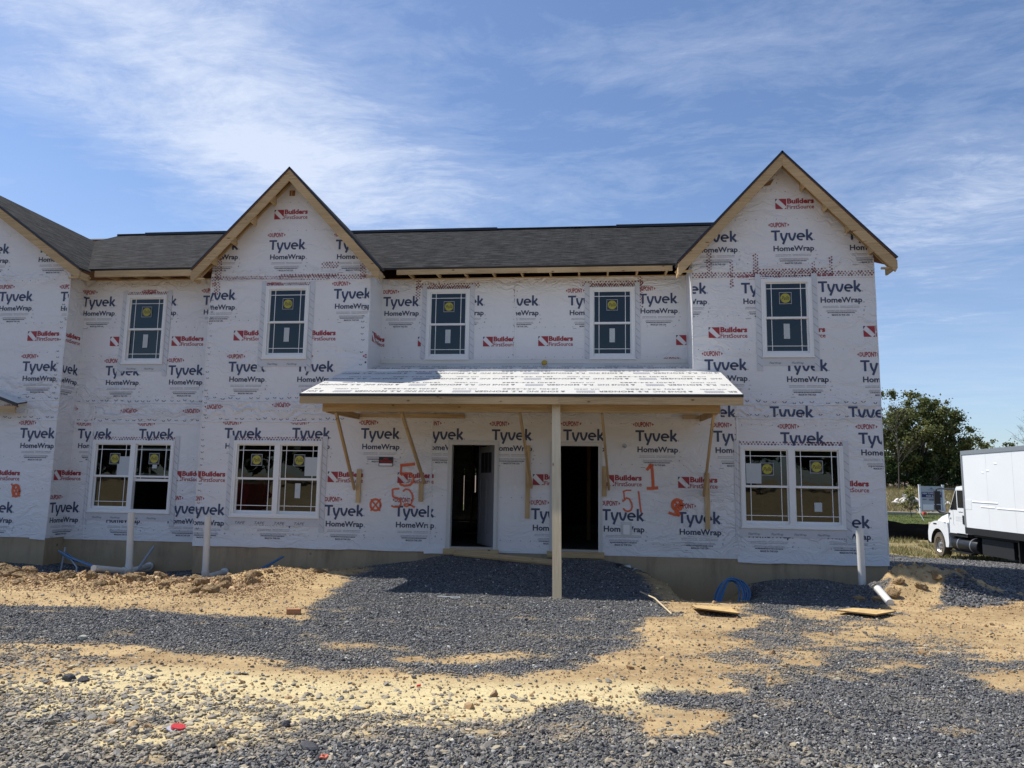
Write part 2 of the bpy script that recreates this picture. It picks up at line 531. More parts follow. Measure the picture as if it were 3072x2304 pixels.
grav = t.ramp(vgs.outputs[0], (0.0, (0.035, 0.037, 0.043)), (0.7, (0.13, 0.135, 0.15)), (0.97, (0.22, 0.225, 0.235)))
gf = t.math('ADD', zs.outputs[0], t.math('MULTIPLY', t.math('SUBTRACT', nB, 0.5), 0.9))
gf = t.ramp(gf, (0.25, 0.0), (0.75, 1.0))
c = t.mix(gf, dirt, grav)
lawn = t.mix(t.noise(o, 1.2, 6, 0.7), (0.045, 0.075, 0.018), (0.125, 0.135, 0.04))
straw = t.mix(t.noise(t.mapping(o, (1, 1, 1)), 2.2, 6, 0.7), (0.13, 0.105, 0.045), (0.36, 0.29, 0.15))
weed = t.mix(t.noise(t.mapping(o, (1, 1, 1)), 0.9, 6, 0.75), (0.11, 0.085, 0.06), (0.27, 0.21, 0.16))
c = t.mix(t.ramp(t.math('ADD', zs.outputs[1], t.math('MULTIPLY', t.math('SUBTRACT', nB, 0.5), 0.5)), (0.4, 0.0), (0.6, 1.0)), c, lawn)
c = t.mix(t.ramp(t.math('ADD', zs.outputs[2], t.math('MULTIPLY', t.math('SUBTRACT', nB, 0.5), 0.6)), (0.4, 0.0), (0.6, 1.0)), c, straw)
wa = t.n('ShaderNodeAttribute', attribute_name='weeds')
c = t.mix(wa.outputs['Fac'], c, weed)
t.l(c, b.inputs['Base Color'])
b.inputs['Roughness'].default_value = 0.95
b.inputs['Specular IOR Level'].default_value = 0.15
hb = t.math('ADD', t.math('MULTIPLY', nB, 0.9), t.math('MULTIPLY', nC, 0.35))
hb = t.math('ADD', hb, t.math('MULTIPLY', t.math('MULTIPLY', vg.outputs['Distance'], gf), -2.0))
hb = t.math('SUBTRACT', hb, t.math('MULTIPLY', crk, 0.6))
hb = t.math('ADD', hb, t.math('MULTIPLY', t.math('MULTIPLY', trk, lug), 0.22))
t.l(t.bump(hb, 0.75, 0.03), b.inputs['Normal'])


# crushed stone, tone from an attribute
def stonemat(name, stops):
    m_, t, b, out = newmat(name)
    at_ = t.n('ShaderNodeAttribute', attribute_name='tone')
    c = t.ramp(at_.outputs['Fac'], *stops)
    du = t.n('ShaderNodeAttribute', attribute_name='dust')
    c = t.mix(du.outputs['Fac'], c, (0.44, 0.355, 0.225))
    t.l(c, b.inputs['Base Color'])
    b.inputs['Roughness'].default_value = 0.7
    b.inputs['Specular IOR Level'].default_value = 0.45


stonemat('crushed stone', ((0.0, (0.046, 0.047, 0.050)), (0.45, (0.120, 0.118, 0.116)), (0.84, (0.235, 0.232, 0.225)), (0.93, (0.29, 0.29, 0.285)), (1.0, (0.52, 0.51, 0.47))))
stonemat('sandy stone', ((0.0, (0.08, 0.08, 0.084)), (0.5, (0.17, 0.168, 0.16)), (0.8, (0.30, 0.275, 0.21)), (1.0, (0.60, 0.53, 0.36))))
stonemat('dirt crumbs', ((0.0, (0.22, 0.13, 0.06)), (0.5, (0.42, 0.27, 0.13)), (1.0, (0.62, 0.44, 0.22))))
m_, t, b, out = newmat('clod earth')
tcn = t.n('ShaderNodeTexCoord')
nz = t.noise(tcn.outputs['Object'], 7, 6, 0.7)
c = t.mix(t.ramp(nz, (0.35, 0.0), (0.65, 1.0)), (0.20, 0.12, 0.055), (0.47, 0.33, 0.17))
t.l(c, b.inputs['Base Color'])
b.inputs['Roughness'].default_value = 0.95
t.l(t.bump(t.noise(tcn.outputs['Object'], 25, 5, 0.7), 0.8, 0.03), b.inputs['Normal'])

# ------------------------------------------------------------------ measured positions (metres)
BLOCKS = [["F",-13.057,6.344],["F",-11.549,6.347],["F",-12.372,5.25],["F",-10.898,5.233],["F",-11.632,3.686],["F",-11.522,2.234],["F",-12.311,0.65],["L",-10.792,5.246],["L",-9.329,5.246],["L",-7.904,5.251],["L",-11.573,3.661],["L",-10.079,3.671],["L",-8.593,3.681],["L",-10.602,2.266],["L",-9.159,2.274],["L",-11.213,0.661],["L",-9.781,0.669],["L",-8.377,0.682],["G",-6.184,6.305],["G",-4.707,6.286],["G",-7.682,6.324],["G",-4.698,5.212],["G",-6.173,5.217],["G",-7.675,5.22],["G",-6.915,3.668],["G",-5.431,3.666],["G",-3.967,3.665],["G",-6.903,2.269],["G",-5.439,2.282],["G",-3.98,2.287],["P",-2.668,2.285],["P",-1.292,2.283],["P",0.134,2.292],["P",1.544,2.287],["P",3.031,2.289],["R",4.284,2.27],["R",5.715,2.274],["G",-7.598,0.696],["G",-6.141,0.715],["G",-4.669,0.731],["G",-3.221,0.742],["P",-0.485,0.742],["P",0.89,0.753],["P",2.328,0.728],["R",5.039,0.709],["R",3.606,0.704],["M",-3.902,5.268],["Ma",-2.461,5.263],["Mb",-1.264,5.25],["M",0.183,5.244],["M",1.685,5.268],["M",-3.328,3.694],["M",-1.88,3.693],["M",-0.688,3.703],["M",0.758,3.713],["M",2.213,3.732],["R",3.539,7.859],["R",4.235,6.283],["R",2.768,6.282],["R",5.685,6.277],["R",5.092,5.23],["R",3.627,5.221],["R",2.152,5.225],["R",2.891,3.689],["R",4.407,3.669],["R",5.812,3.664]]
TROW = [["R",4.102,2.768],["R",5.553,2.773],["R",2.653,2.765]]
BFS = [["F",-11.583,4.462],["F",-12.169,1.435],["L",-10.031,4.441],["L",-8.569,4.439],["L",-11.522,4.444],["L",-11.178,1.456],["L",-9.733,1.467],["L",-8.315,1.477],["G",-6.108,7.088],["G",-6.846,4.441],["G",-5.358,4.432],["G",-3.901,4.427],["G",-7.568,1.473],["G",-6.122,1.489],["G",-4.639,1.506],["G",-3.186,1.509],["P",-0.458,1.513],["P",0.916,1.519],["P",2.35,1.502],["R",5.12,1.475],["M",-4.58,4.469],["M",-3.09,4.471],["Ma",-1.649,4.463],["Mb",-0.451,4.467],["M",2.457,4.474],["R",4.336,7.044],["R",2.982,4.437],["R",4.45,4.433],["R",5.899,4.441]]
UPS = [["L",-10.846,2.922],["L",-9.436,2.888],["L",-7.981,2.89],["G",-7.179,2.927],["G",-5.706,2.974],["F",-11.822,2.912]]
SPRAY = [["5",0.045,[[-3.14,1.754],[-3.01,1.77],[-2.832,1.788]]],["5",0.03,[[-3.117,1.762],[-3.12,1.657],[-3.121,1.565]]],["5",0.035,[[-3.121,1.565],[-3.027,1.601],[-2.92,1.591],[-2.854,1.523],[-2.855,1.431],[-2.924,1.367],[-3.03,1.35],[-3.102,1.369],[-3.139,1.403]]],["52",0.028,[[-3.135,1.293],[-3.218,1.287],[-3.289,1.272]]],["52",0.028,[[-3.282,1.272],[-3.273,1.171],[-3.259,1.121]]],["52",0.028,[[-3.259,1.121],[-3.164,1.109],[-3.102,1.048],[-3.095,0.98],[-3.146,0.933],[-3.24,0.931],[-3.293,0.953]]],["52",0.028,[[-3.067,1.239],[-3.004,1.286],[-2.933,1.269],[-2.871,1.189],[-2.855,1.087],[-2.888,0.995],[-2.968,0.943],[-3.028,0.958],[-3.034,0.988],[-2.958,0.994],[-2.875,0.961],[-2.81,0.928]]],["x1",0.035,[[-3.513,0.965],[-3.518,0.926],[-3.536,0.892],[-3.564,0.867],[-3.6,0.854],[-3.637,0.856],[-3.672,0.871],[-3.701,0.898],[-3.718,0.934],[-3.722,0.973],[-3.713,1.011],[-3.692,1.043],[-3.66,1.065],[-3.624,1.073],[-3.586,1.067],[-3.553,1.048],[-3.528,1.018],[-3.514,0.981],[-3.514,0.941]]],["x1",0.025,[[-3.717,1.071],[-3.617,0.963],[-3.517,0.846]]],["x1",0.025,[[-3.513,1.084],[-3.617,0.958],[-3.713,0.842]]],["1",0.045,[[1.754,1.728],[1.796,1.775],[1.847,1.845]]],["1",0.045,[[1.847,1.845],[1.862,1.692],[1.872,1.535],[1.875,1.396]]],["1",0.045,[[1.751,1.376],[1.857,1.377],[1.972,1.393]]],["51",0.022,[[1.292,1.305],[1.368,1.334],[1.46,1.334]]],["51",0.022,[[1.314,1.302],[1.319,1.23],[1.323,1.147]]],["51",0.028,[[1.284,1.118],[1.323,1.147],[1.367,1.189],[1.422,1.167],[1.463,1.085],[1.472,1.021],[1.449,0.956],[1.393,0.929],[1.338,0.945],[1.301,0.99]]],["51b",0.026,[[1.594,1.322],[1.611,1.18],[1.624,1.042],[1.64,0.914]]],["x2",0.05,[[2.41,1.075],[2.404,1.041],[2.387,1.011],[2.363,0.989],[2.333,0.978],[2.302,0.98],[2.274,0.993],[2.252,1.017],[2.24,1.048],[2.238,1.082],[2.247,1.115],[2.266,1.143],[2.293,1.162],[2.323,1.169],[2.354,1.164],[2.381,1.148],[2.4,1.121],[2.409,1.089],[2.408,1.054]]],["x2",0.03,[[2.257,1.164],[2.328,1.073],[2.408,0.975]]],["x2",0.03,[[2.425,1.167],[2.328,1.055],[2.254,0.972]]],["x2",0.04,[[2.162,0.924],[2.262,0.89],[2.371,0.874]]],["x2",0.05,[[2.281,0.963],[2.344,0.919],[2.38,0.874]]],["x3",0.045,[[-11.394,1.116],[-11.395,1.075],[-11.405,1.039],[-11.425,1.013],[-11.451,0.999],[-11.48,1.001],[-11.508,1.018],[-11.532,1.047],[-11.548,1.084],[-11.555,1.126],[-11.552,1.167],[-11.538,1.2],[-11.516,1.223],[-11.489,1.232],[-11.46,1.225],[-11.432,1.205],[-11.411,1.173],[-11.397,1.133],[-11.393,1.091]]],["x3",0.03,[[-11.598,1.259],[-11.474,1.115],[-11.367,0.995]]],["x3",0.03,[[-11.42,1.226],[-11.474,1.115],[-11.544,0.98]]]]
DIRT = [[[-10.32,-2.391],[-9.929,-2.021],[-7.871,-1.073],[-5.893,-0.181],[-5.293,0.224],[-3.973,0.055],[-3.53,-0.754],[-3.567,-1.575],[-3.372,-3.347],[-3.197,-4.387],[-2.916,-5.223],[-3.308,-5.168],[-4.67,-4.99],[-6.154,-4.765],[-7.83,-5.076]],[[-5.871,-7.188],[-4.248,-7.047],[-3.405,-7.175],[-2.666,-7.145],[-2.058,-7.591],[-1.464,-7.486],[-0.806,-7.631],[-0.038,-7.613],[0.492,-7.144],[0.955,-6.471],[1.298,-6.003],[1.221,-5.594],[1.42,-4.362],[1.981,-3.897],[2.95,-3.989],[2.823,-4.574],[2.27,-5.124],[2.602,-5.591],[2.115,-6.039],[1.657,-6.553],[2.028,-7.054],[2.015,-7.765],[1.748,-7.739],[1.2,-7.683],[0.907,-8.02],[1.332,-8.337],[1.069,-8.499],[0.601,-8.205],[0.185,-8.643],[-0.223,-8.982],[-0.789,-8.801],[-1.084,-8.672],[-1.167,-8.862],[-1.555,-9.143],[-2.654,-9.103],[-4.093,-9.106]],[[-1.182,-7.02],[-0.795,-6.828],[-0.197,-6.636],[0.242,-6.704],[-0.247,-6.992],[-0.785,-7.107]],[[4.638,-3.545],[6.012,-2.567],[8.2,-1.582],[5.562,-6.06],[4.879,-6.08],[4.443,-5.496],[4.163,-4.904],[4.211,-4.144]],[[2.944,-5.842],[3.518,-5.081],[4.215,-4.459],[4.053,-5.062],[3.422,-5.563]],[[3.415,-3.966],[3.773,-3.19],[4.322,-3.462],[3.894,-4.042]],[[3.316,-6.741],[3.895,-6.256],[4.045,-6.329],[3.465,-6.804]],[[0.981,-8.571],[1.643,-8.406],[1.514,-8.808],[1.103,-9.002]],[[4.331,-6.828],[5.435,-6.277],[4.789,-7.373],[4.336,-7.152]],[[7.168,-0.519],[8.96,-0.293],[8.528,-1.027],[7.126,-1.227]],[[4.814,-3.135],[5.937,-0.504],[6.982,1.322],[7.453,0.999],[6.592,-1.442],[5.434,-3.008]],[[1.75,-0.198],[2.235,1.268],[3.668,0.982],[3.031,-2.67],[2.777,-3.624],[1.967,-4.008],[1.725,-2.486]],[[-2.25,-6.492],[-1.723,-6.346],[-1.565,-6.53],[-2.032,-6.662]]]
HALF = [[[-5.89,-7.168],[-4.643,-7.006],[-3.673,-7.306],[-3.681,-7.875],[-5.017,-8.109]],[[-4.572,-8.589],[-3.103,-8.412],[-1.995,-8.504],[-0.978,-8.774],[-0.474,-9.363],[-1.991,-10.124],[-3.005,-10.278]],[[2.27,-5.124],[3.285,-5.337],[3.804,-5.614],[3.072,-6.692],[2.04,-7.831],[1.632,-6.756]],[[-0.925,-8.706],[0.19,-8.699],[0.973,-8.273],[0.872,-9.152],[-0.474,-9.363]],[[4.533,-3.566],[3.268,-4.165],[2.525,-4.932],[3.691,-6.189],[5.012,-6.352],[5.517,-5.418]]]
PALE = [[[-4.631,-8.525],[-3.58,-7.678],[-2.156,-7.781],[-0.851,-7.801],[1.211,-7.527],[1.804,-7.871],[0.784,-8.603],[-0.496,-9.273],[-3.005,-10.278]]]

# ------------------------------------------------------------------ mesh helpers
class MB:
    """collects faces; build() links them as ONE mesh object"""
    def __init__(s):
        s.v, s.f, s.m, s.uv, s.sm = [], [], [], [], []
        s.mats = []
        s.attr = None

    def mi(s, mat):
        if mat not in s.mats:
            s.mats.append(mat)
        return s.mats.index(mat)

    def face(s, pts, mat, uv=None, smooth=False):
        i = len(s.v)
        s.v.extend([tuple(p) for p in pts])
        s.f.append(tuple(range(i, i + len(pts))))
        s.m.append(s.mi(mat))
        s.uv.append(uv if uv else [(0.0, 0.0)] * len(pts))
        s.sm.append(smooth)

    def mesh(s, verts, faces, mat, smooth=False, uvf=None):
        i = len(s.v)
        s.v.extend([tuple(p) for p in verts])
        k = s.mi(mat)
        for f in faces:
            s.f.append(tuple(j + i for j in f))
            s.m.append(k)
            s.uv.append([uvf(verts[j]) if uvf else (0.0, 0.0) for j in f])
            s.sm.append(smooth)

    def obox(s, c, ax, ay, az, mat, u0=None):
        """box from a centre and three half-axis vectors; uv.x runs along ax"""
        c, ax, ay, az = Vector(c), Vector(ax), Vector(ay), Vector(az)
        if u0 is None:
            u0 = random.uniform(0, 40)
        L, Wd, T = ax.length, ay.length, az.length
        P_ = [c + ax * sx + ay * sy + az * sz for sx in (-1, 1) for sy in (-1, 1) for sz in (-1, 1)]
        Q = [(u0 + sx * L, u0 * 0.37 + sy * Wd + sz * T) for sx in (-1, 1) for sy in (-1, 1) for sz in (-1, 1)]
        flip = ax.cross(ay).dot(az) < 0
        for f in ((0, 1, 3, 2), (4, 6, 7, 5), (0, 4, 5, 1), (2, 3, 7, 6), (0, 2, 6, 4), (1, 5, 7, 3)):
            f = f[::-1] if flip else f
            s.face([P_[k] for k in f], mat, [Q[k] for k in f])

    def box(s, x0, x1, y0, y1, z0, z1, mat):
        d = (x1 - x0, y1 - y0, z1 - z0)
        ax = [Vector((d[0] / 2, 0, 0)), Vector((0, d[1] / 2, 0)), Vector((0, 0, d[2] / 2))]
        o_ = sorted(range(3), key=lambda k: -abs(d[k]))
        s.obox(((x0 + x1) / 2, (y0 + y1) / 2, (z0 + z1) / 2), ax[o_[0]], ax[o_[1]], ax[o_[2]], mat)

    def board(s, p0, p1, wdt, thk, mat, up=(0, 0, 1)):
        p0, p1 = Vector(p0), Vector(p1)
        d = (p1 - p0)
        dn = d.normalized()
        upv = Vector(up)
        upv = (upv - dn * upv.dot(dn)).normalized()
        sd = dn.cross(upv)
        s.obox((p0 + p1) / 2, d / 2, upv * wdt / 2, sd * thk / 2, mat)

    def tube(s, pts, r, mat, n=10, cap=True, smooth=True, closed=False):
        pts = [Vector(p) for p in pts]
        rs = r if isinstance(r, (list, tuple)) else [r] * len(pts)
        rings = []
        prev = None
        N = len(pts)
        for i, p in enumerate(pts):
            a = pts[i - 1] if (i > 0 or closed) else pts[i]
            c_ = pts[(i + 1) % N] if (i < N - 1 or closed) else pts[i]
            tg = (c_ - a).normalized()
            if prev is None:
                ref = Vector((0, 0, 1)) if abs(tg.z) < 0.9 else Vector((1, 0, 0))
                e1 = tg.cross(ref).normalized()
            else:
                e1 = (prev - tg * prev.dot(tg)).normalized()
            e2 = tg.cross(e1)
            prev = e1
            rings.append([p + (e1 * math.cos(2 * math.pi * k / n) + e2 * math.sin(2 * math.pi * k / n)) * rs[i] for k in range(n)])
        base = len(s.v)
        for rg in rings:
            s.v.extend([tuple(q) for q in rg])
        k_ = s.mi(mat)
        for i in range(N if closed else N - 1):
            j2 = (i + 1) % N
            for k in range(n):
                s.f.append((base + i * n + k, base + i * n + (k + 1) % n, base + j2 * n + (k + 1) % n, base + j2 * n + k))
                s.m.append(k_)
                s.uv.append([(0, 0)] * 4)
                s.sm.append(smooth)
        if cap and not closed:
            s.face(rings[0][::-1], mat)
            s.face(rings[-1], mat)

    def prism(s, prof, axis0, axis1, mat, smooth=False):
        """extrude a list of 3D points (profile) by a vector offset: axis0 -> start, axis1 -> end"""
        a = [Vector(p) + Vector(axis0) for p in prof]
        b_ = [Vector(p) + Vector(axis1) for p in prof]
        n = len(prof)
        s.face(a[::-1], mat)
        s.face(b_, mat)
        for i in range(n):
            j = (i + 1) % n
            s.face([a[i], a[j], b_[j], b_[i]], mat, smooth=smooth)

    def build(s, name, parent=None, loc=None, bevel=0.0, auto=False):
        org = Vector(loc) if loc is not None else (Vector(ORG[parent.name]) if parent is not None else Vector((0, 0, 0)))
        me = bpy.data.meshes.new(name)
        me.from_pydata([tuple(Vector(p) - org) for p in s.v], [], s.f)
        for m__ in s.mats:
            me.materials.append(MATS[m__])
        me.polygons.foreach_set('material_index', s.m)
        me.polygons.foreach_set('use_smooth', s.sm)
        ul = me.uv_layers.new(name='UVMap')
        ul.data.foreach_set('uv', [x for u in s.uv for p in u for x in p])
        if s.attr:
            for an, vals in s.attr.items():
                at2 = me.attributes.new(an, 'FLOAT', 'POINT')
                at2.data.foreach_set('value', vals)
        me.update()
        ob = bpy.data.objects.new(name, me)
        COL.objects.link(ob)
        if parent is not None:
            ob.parent = parent
            ob.location = (0, 0, 0)
        else:
            ob.location = org
        ORG[ob.name] = tuple(org)
        if bevel:
            bv = ob.modifiers.new('bevel', 'BEVEL')
            bv.width = bevel
            bv.segments = 2
            bv.limit_method = 'ANGLE'
        return ob


ORG = {}


def tag(o_, label=None, cat=None, group=None, kind=None):
    if label:
        o_['label'] = label
    if cat:
        o_['category'] = cat
        kind = kind or 'thing'
    if group:
        o_['group'] = group
    if kind:
        o_['kind'] = kind
    return o_


def empty(name, loc):
    o_ = bpy.data.objects.new(name, None)
    o_.empty_display_size = 0.3
    COL.objects.link(o_)
    o_.location = loc
    ORG[o_.name] = tuple(loc)
    return o_


# ---- 2D polygon clipping in a wall's own plane
def clip_half(poly, a, b_, c):
    """keep a*x+b*y<=c"""
    out_ = []
    n = len(poly)
    for i in range(n):
        p, q = poly[i], poly[(i + 1) % n]
        dp, dq = a * p[0] + b_ * p[1] - c, a * q[0] + b_ * q[1] - c
        if dp <= 0:
            out_.append(p)
        if (dp < 0 < dq) or (dq < 0 < dp):
            t_ = dp / (dp - dq)
            out_.append((p[0] + (q[0] - p[0]) * t_, p[1] + (q[1] - p[1]) * t_))
    return out_ if len(out_) > 2 else []


def clip_convex(poly, region):
    n = len(region)
    for i in range(n):
        (x0, y0), (x1, y1) = region[i], region[(i + 1) % n]
        a, b_ = (y1 - y0), -(x1 - x0)
        poly = clip_half(poly, a, b_, a * x0 + b_ * y0)
        if not poly:
            return []
    return poly


def sub_rect(polys, rc):
    x0, x1, z0, z1 = rc
    res = []
    for p in polys:
        xs = [q[0] for q in p]
        zs = [q[1] for q in p]
        if max(xs) <= x0 or min(xs) >= x1 or max(zs) <= z0 or min(zs) >= z1:
            res.append(p)
            continue
        res.append(clip_half(p, 1, 0, x0))
        res.append(clip_half(p, -1, 0, -x1))
        mid = clip_half(clip_half(p, -1, 0, -x0) or [(0, 0)] * 3, 1, 0, x1)
        if mid:
            res.append(clip_half(mid, 0, 1, z0))
            res.append(clip_half(mid, 0, -1, -z1))
    return [p for p in res if p]


# ---- lettering as flat polygons
_TXT = {}


def text_polys(st, bold=0.0, shear=0.0):
    key = (st, bold, shear)
    if key in _TXT:
        return _TXT[key]
    cu = bpy.data.curves.new('lettering', 'FONT')
    cu.body = st
    cu.size = 1.0
    cu.offset = bold
    cu.shear = shear
    cu.resolution_u = 2
    cu.fill_mode = 'FRONT'
    ob = bpy.data.objects.new('lettering', cu)
    COL.objects.link(ob)
    bpy.context.view_layer.update()
    me = bpy.data.meshes.new_from_object(ob.evaluated_get(bpy.context.evaluated_depsgraph_get()))
    vs = np.array([v.co[:2] for v in me.vertices])
    polys = [[tuple(vs[i]) for i in p.vertices] for p in me.polygons if abs(p.area) > 1e-9]
    mn, mxx = vs.min(0), vs.max(0)
    bpy.data.objects.remove(ob)
    bpy.data.curves.remove(cu)
    bpy.data.meshes.remove(me)
    _TXT[key] = (polys, mn, mxx)
    return _TXT[key]


def fit_text(st, x, y, wdt, hgt, bold=0.0, shear=0.0, align='l', arch=0.0):
    """lettering scaled so that its box is wdt x hgt with lower-left at x, y"""
    polys, mn, mxx = text_polys(st, bold, shear)
    sx, sy = wdt / (mxx[0] - mn[0]), hgt / (mxx[1] - mn[1])
    res = []
    for p in polys:
        q = [((a - mn[0]) * sx, (b_ - mn[1]) * sy) for a, b_ in p]
        if arch:
            q = [(a, hgt / 2 + (b_ - hgt / 2) * (1 - arch * (2 * a / wdt - 1) ** 2)) for a, b_ in q]
        res.append([(x + a, y + b_) for a, b_ in q])
    return res


def stroke(pts, wd_):
    """polygons of a flat pen stroke with butt ends"""
    res = []
    pts = [Vector(p) for p in pts]
    L_, R_ = [], []
    for i, p in enumerate(pts):
        a, b_ = pts[max(i - 1, 0)], pts[min(i + 1, len(pts) - 1)]
        d = (b_ - a).normalized()
        n = Vector((-d.y, d.x)) * wd_ / 2
        if 0 < i < len(pts) - 1:
            d1, d2 = (p - a).normalized(), (b_ - p).normalized()
            n = n / max(0.5, math.sqrt((1 + d1.dot(d2)) / 2))
        L_.append(p + n)
        R_.append(p - n)
    for i in range(len(pts) - 1):
        res.append([tuple(R_[i]), tuple(R_[i + 1]), tuple(L_[i + 1]), tuple(L_[i])])
    return res


def arc(cx, cy, rx, ry, a0, a1, n=12):
    return [(cx + rx * math.cos(R(a0 + (a1 - a0) * i / n)), cy + ry * math.sin(R(a0 + (a1 - a0) * i / n))) for i in range(n + 1)]


# the big word, drawn with pen strokes (cap height 1)
WORD = []          # (polys, layer)
for k, (pp, wd_) in enumerate((
        ([(0.0, 0.91), (0.80, 0.91)], 0.18), ([(0.40, 0.0), (0.40, 0.82)], 0.205),
        ([(0.88, 0.74), (0.93, 0.40), (1.03, 0.14), (1.17, -0.02)], 0.19), ([(1.43, 0.74), (1.30, 0.32), (1.16, -0.06), (1.04, -0.34)], 0.19),
        ([(1.60, 0.74), (1.66, 0.38), (1.75, 0.14), (1.88, 0.06)], 0.19), ([(2.16, 0.74), (2.08, 0.40), (1.97, 0.14), (1.84, 0.02)], 0.19),
        ([(2.33, 0.37)] + [(2.93, 0.37)] + arc(2.64, 0.36, 0.30, 0.29, 2, 300, 16), 0.165),
        ([(3.20, 0.0), (3.20, 1.06)], 0.195), ([(3.62, 0.73), (3.47, 0.50), (3.30, 0.38)], 0.19), ([(3.27, 0.40), (3.46, 0.24), (3.68, 0.0)], 0.20))):
    WORD.append(stroke(pp, wd_))
MARK = [[(3.79, 0.02), (3.84, 0.0), (3.88, 0.03), (3.88, 0.09), (3.84, 0.12), (3.79, 0.10)]]


def rect(x0, y0, x1, y1):
    return [(x0, y0), (x1, y0), (x1, y1), (x0, y1)]


def block_polys(word_only=False):
    """one printed panel of the wrap, cap height 1, origin at the lower left of the big word"""
    L_ = []
    for i, ps in enumerate(WORD):
        L_.append(('navy ink', ps, i % 4))
    L_.append(('grey ink', MARK, 0))
    if word_only:
        return L_
    d = fit_text('DUPONT', -0.02, 1.27, 1.46, 0.50, 0.030, arch=0.26)
    L_.append(('red ink', d, 0))
    L_.append(('red ink', [[(-0.24, 1.52), (-0.09, 1.39), (-0.09, 1.65)], [(1.66, 1.52), (1.51, 1.65), (1.51, 1.39)]], 0))
    L_.append(('dark ink', fit_text('HomeWrap', 0.17, -1.16, 3.62, 0.68, 0.028), 0))
    L_.append(('grey ink', [[(x + 3.88, y - 1.02) for x, y in ((0, 0), (.09, 0), (.09, .09), (0, .09))]], 0))
    g = []
    for y, x0, x1 in ((-1.32, .35, 1.72), (-1.32, 1.86, 3.55), (-1.45, .32, 1.78), (-1.45, 1.86, 3.5), (-1.70, .65, 3.25), (-1.80, .60, 3.30)):
        x = x0
        while x < x1:
            e = min(x1, x + random.uniform(0.18, 0.6))
            g.append(rect(x, y - 0.028, e - 0.03, y + 0.018))
            x = e
    L_.append(('grey ink', g, 0))
    g = []
    x = .72
    while x < 3.1:
        e = min(3.1, x + random.uniform(.05, .16))
        g.append(rect(x, -1.97, e - .025, -1.89))
        x = e
    L_.append(('dark ink', g, 0))
    L_.append(('dark ink', fit_text('MADE IN THE USA', 1.15, -2.22, 1.5, .16, 0.02), 0))
    L_.append(('grey ink', [[(3.9, -1.62), (3.97, -1.72), (3.9, -1.84), (3.83, -1.72)], rect(3.92, -1.4, 4.1, -1.35)], 0))
    L_.append(('dark ink', [rect(.6 + random.uniform(-.3, .3), -2.38, .85, -2.35), rect(3.3, -2.37, 3.45, -2.35)], 0))
    return L_


def bfs_polys():
    """red square with a white diagonal and two lines of lettering, height 1"""
    sq = [[(0, 0.66), (0, 0), (0.71, 0)], [(0.27, 1), (1, 1), (1, 0.22)], [(0.80, 0), (1, 0), (1, 0.17)]]
    return [('red ink', sq, 0), ('dark ink', [[(0, 0.72), (0.20, 1), (0, 1)]], 0),
            ('red ink', fit_text('Builders', 1.07, 0.50, 2.42, 0.52, 0.045), 0),
            ('red ink', fit_text('FirstSource', 1.07, -0.01, 2.42, 0.41, 0.014), 0)]


CAP = 0.215

# ------------------------------------------------------------------ the house: measurements
X0, XL, XM, XR, XE = -10.70, -7.43, -3.92, 2.68, 6.15     # wall corners along the front
YL, YM = 0.55, 0.93                                        # set-backs of the left bay and the upper middle
ZB = 0.085                                                 # lower edge of the wrap
WIN1 = (0.96, 1.58)
WIN2 = (1.896, 1.564)
singles = [(-6.181, 0.0, 3.93), (4.004, 0.0, 3.93), (-2.915, YM, 4.06), (0.645, YM, 4.06), (-9.70, YL, 3.92)]
twins = [(-6.671, 0.0, 0.662), (3.518, 0.0, 0.662), (-10.20, YL, 0.668)]
doors = [(-2.167, -1.142), (-0.125, 0.905)]
DZ0, DZ1 = 0.145, 2.265

HOUSE = empty('townhouse', (-0.6, 0.0, -0.3))
tag(HOUSE, 'unfinished two-storey house row in white printed building wrap with dark shingle roof', 'house')


def holes_at(y):
    h = [(x, x + WIN1[0], z, z + WIN1[1]) for x, yy, z in singles if yy == y] + [(x, x + WIN2[0], z, z + WIN2[1]) for x, yy, z in twins if yy == y]
    if y == 0.0:
        h += [(a, b_, DZ0, DZ1) for a, b_ in doors]
    ins = 0.03
    return [(a + ins, b_ - ins, c_ + ins, d - ins) for a, b_, c_, d in h]


wrap = MB()
GS = 1.07                     # gable roof slope
LGX, RGX, FGX = (XL + XM) / 2, (XR + XE) / 2, -13.2
ZG = 7.86                     # top of the gable walls


def gable_region(x0, x1, xc, zb, slope=GS, ztop=ZG):
    return [(x0, zb), (x1, zb), (x1, ztop - slope * (x1 - xc)), (xc, ztop), (x0, ztop - slope * (xc - x0))]


FREG = [(-16.2, ZB + 0.06), (X0, ZB + 0.06), (X0, 7.72 - 0.67 * (X0 - FGX)), (FGX, 7.72), (-16.2, 7.72 - 0.67 * 3.0)]
REG = {
    'F': (FREG, 0.0), 'G': (gable_region(XL, XM, LGX, ZB), 0.0), 'P': ([(XM, ZB), (XR, ZB), (XR, 3.72), (XM, 3.72)], 0.0),
    'R': (gable_region(XR, XE, RGX, ZB), 0.0), 'L': ([(X0, ZB), (XL, ZB), (XL, 5.855), (X0, 5.855)], YL),
    'M': ([(XM, 3.6), (XR, 3.6), (XR, 5.885), (XM, 5.885)], YM)}
for k, (rg, y) in REG.items():
    hs_ = holes_at(y)
    xs = [p[0] for p in rg]
    zs = [p[1] for p in rg]
    # cut the wall into strips so that the sheet is not one huge polygon
    cells = [rg]
    for hh_ in hs_:
        cells = sub_rect(cells, hh_)
    for c_ in cells:
        wrap.face([(x, y, z) for x, z in c_], 'house wrap')


def wall_x(x, y0, y1, z0, z1, facing):
    p = [(x, y0, z0), (x, y1, z0), (x, y1, z1), (x, y0, z1)]
    wrap.face(p if facing > 0 else p[::-1], 'house wrap')


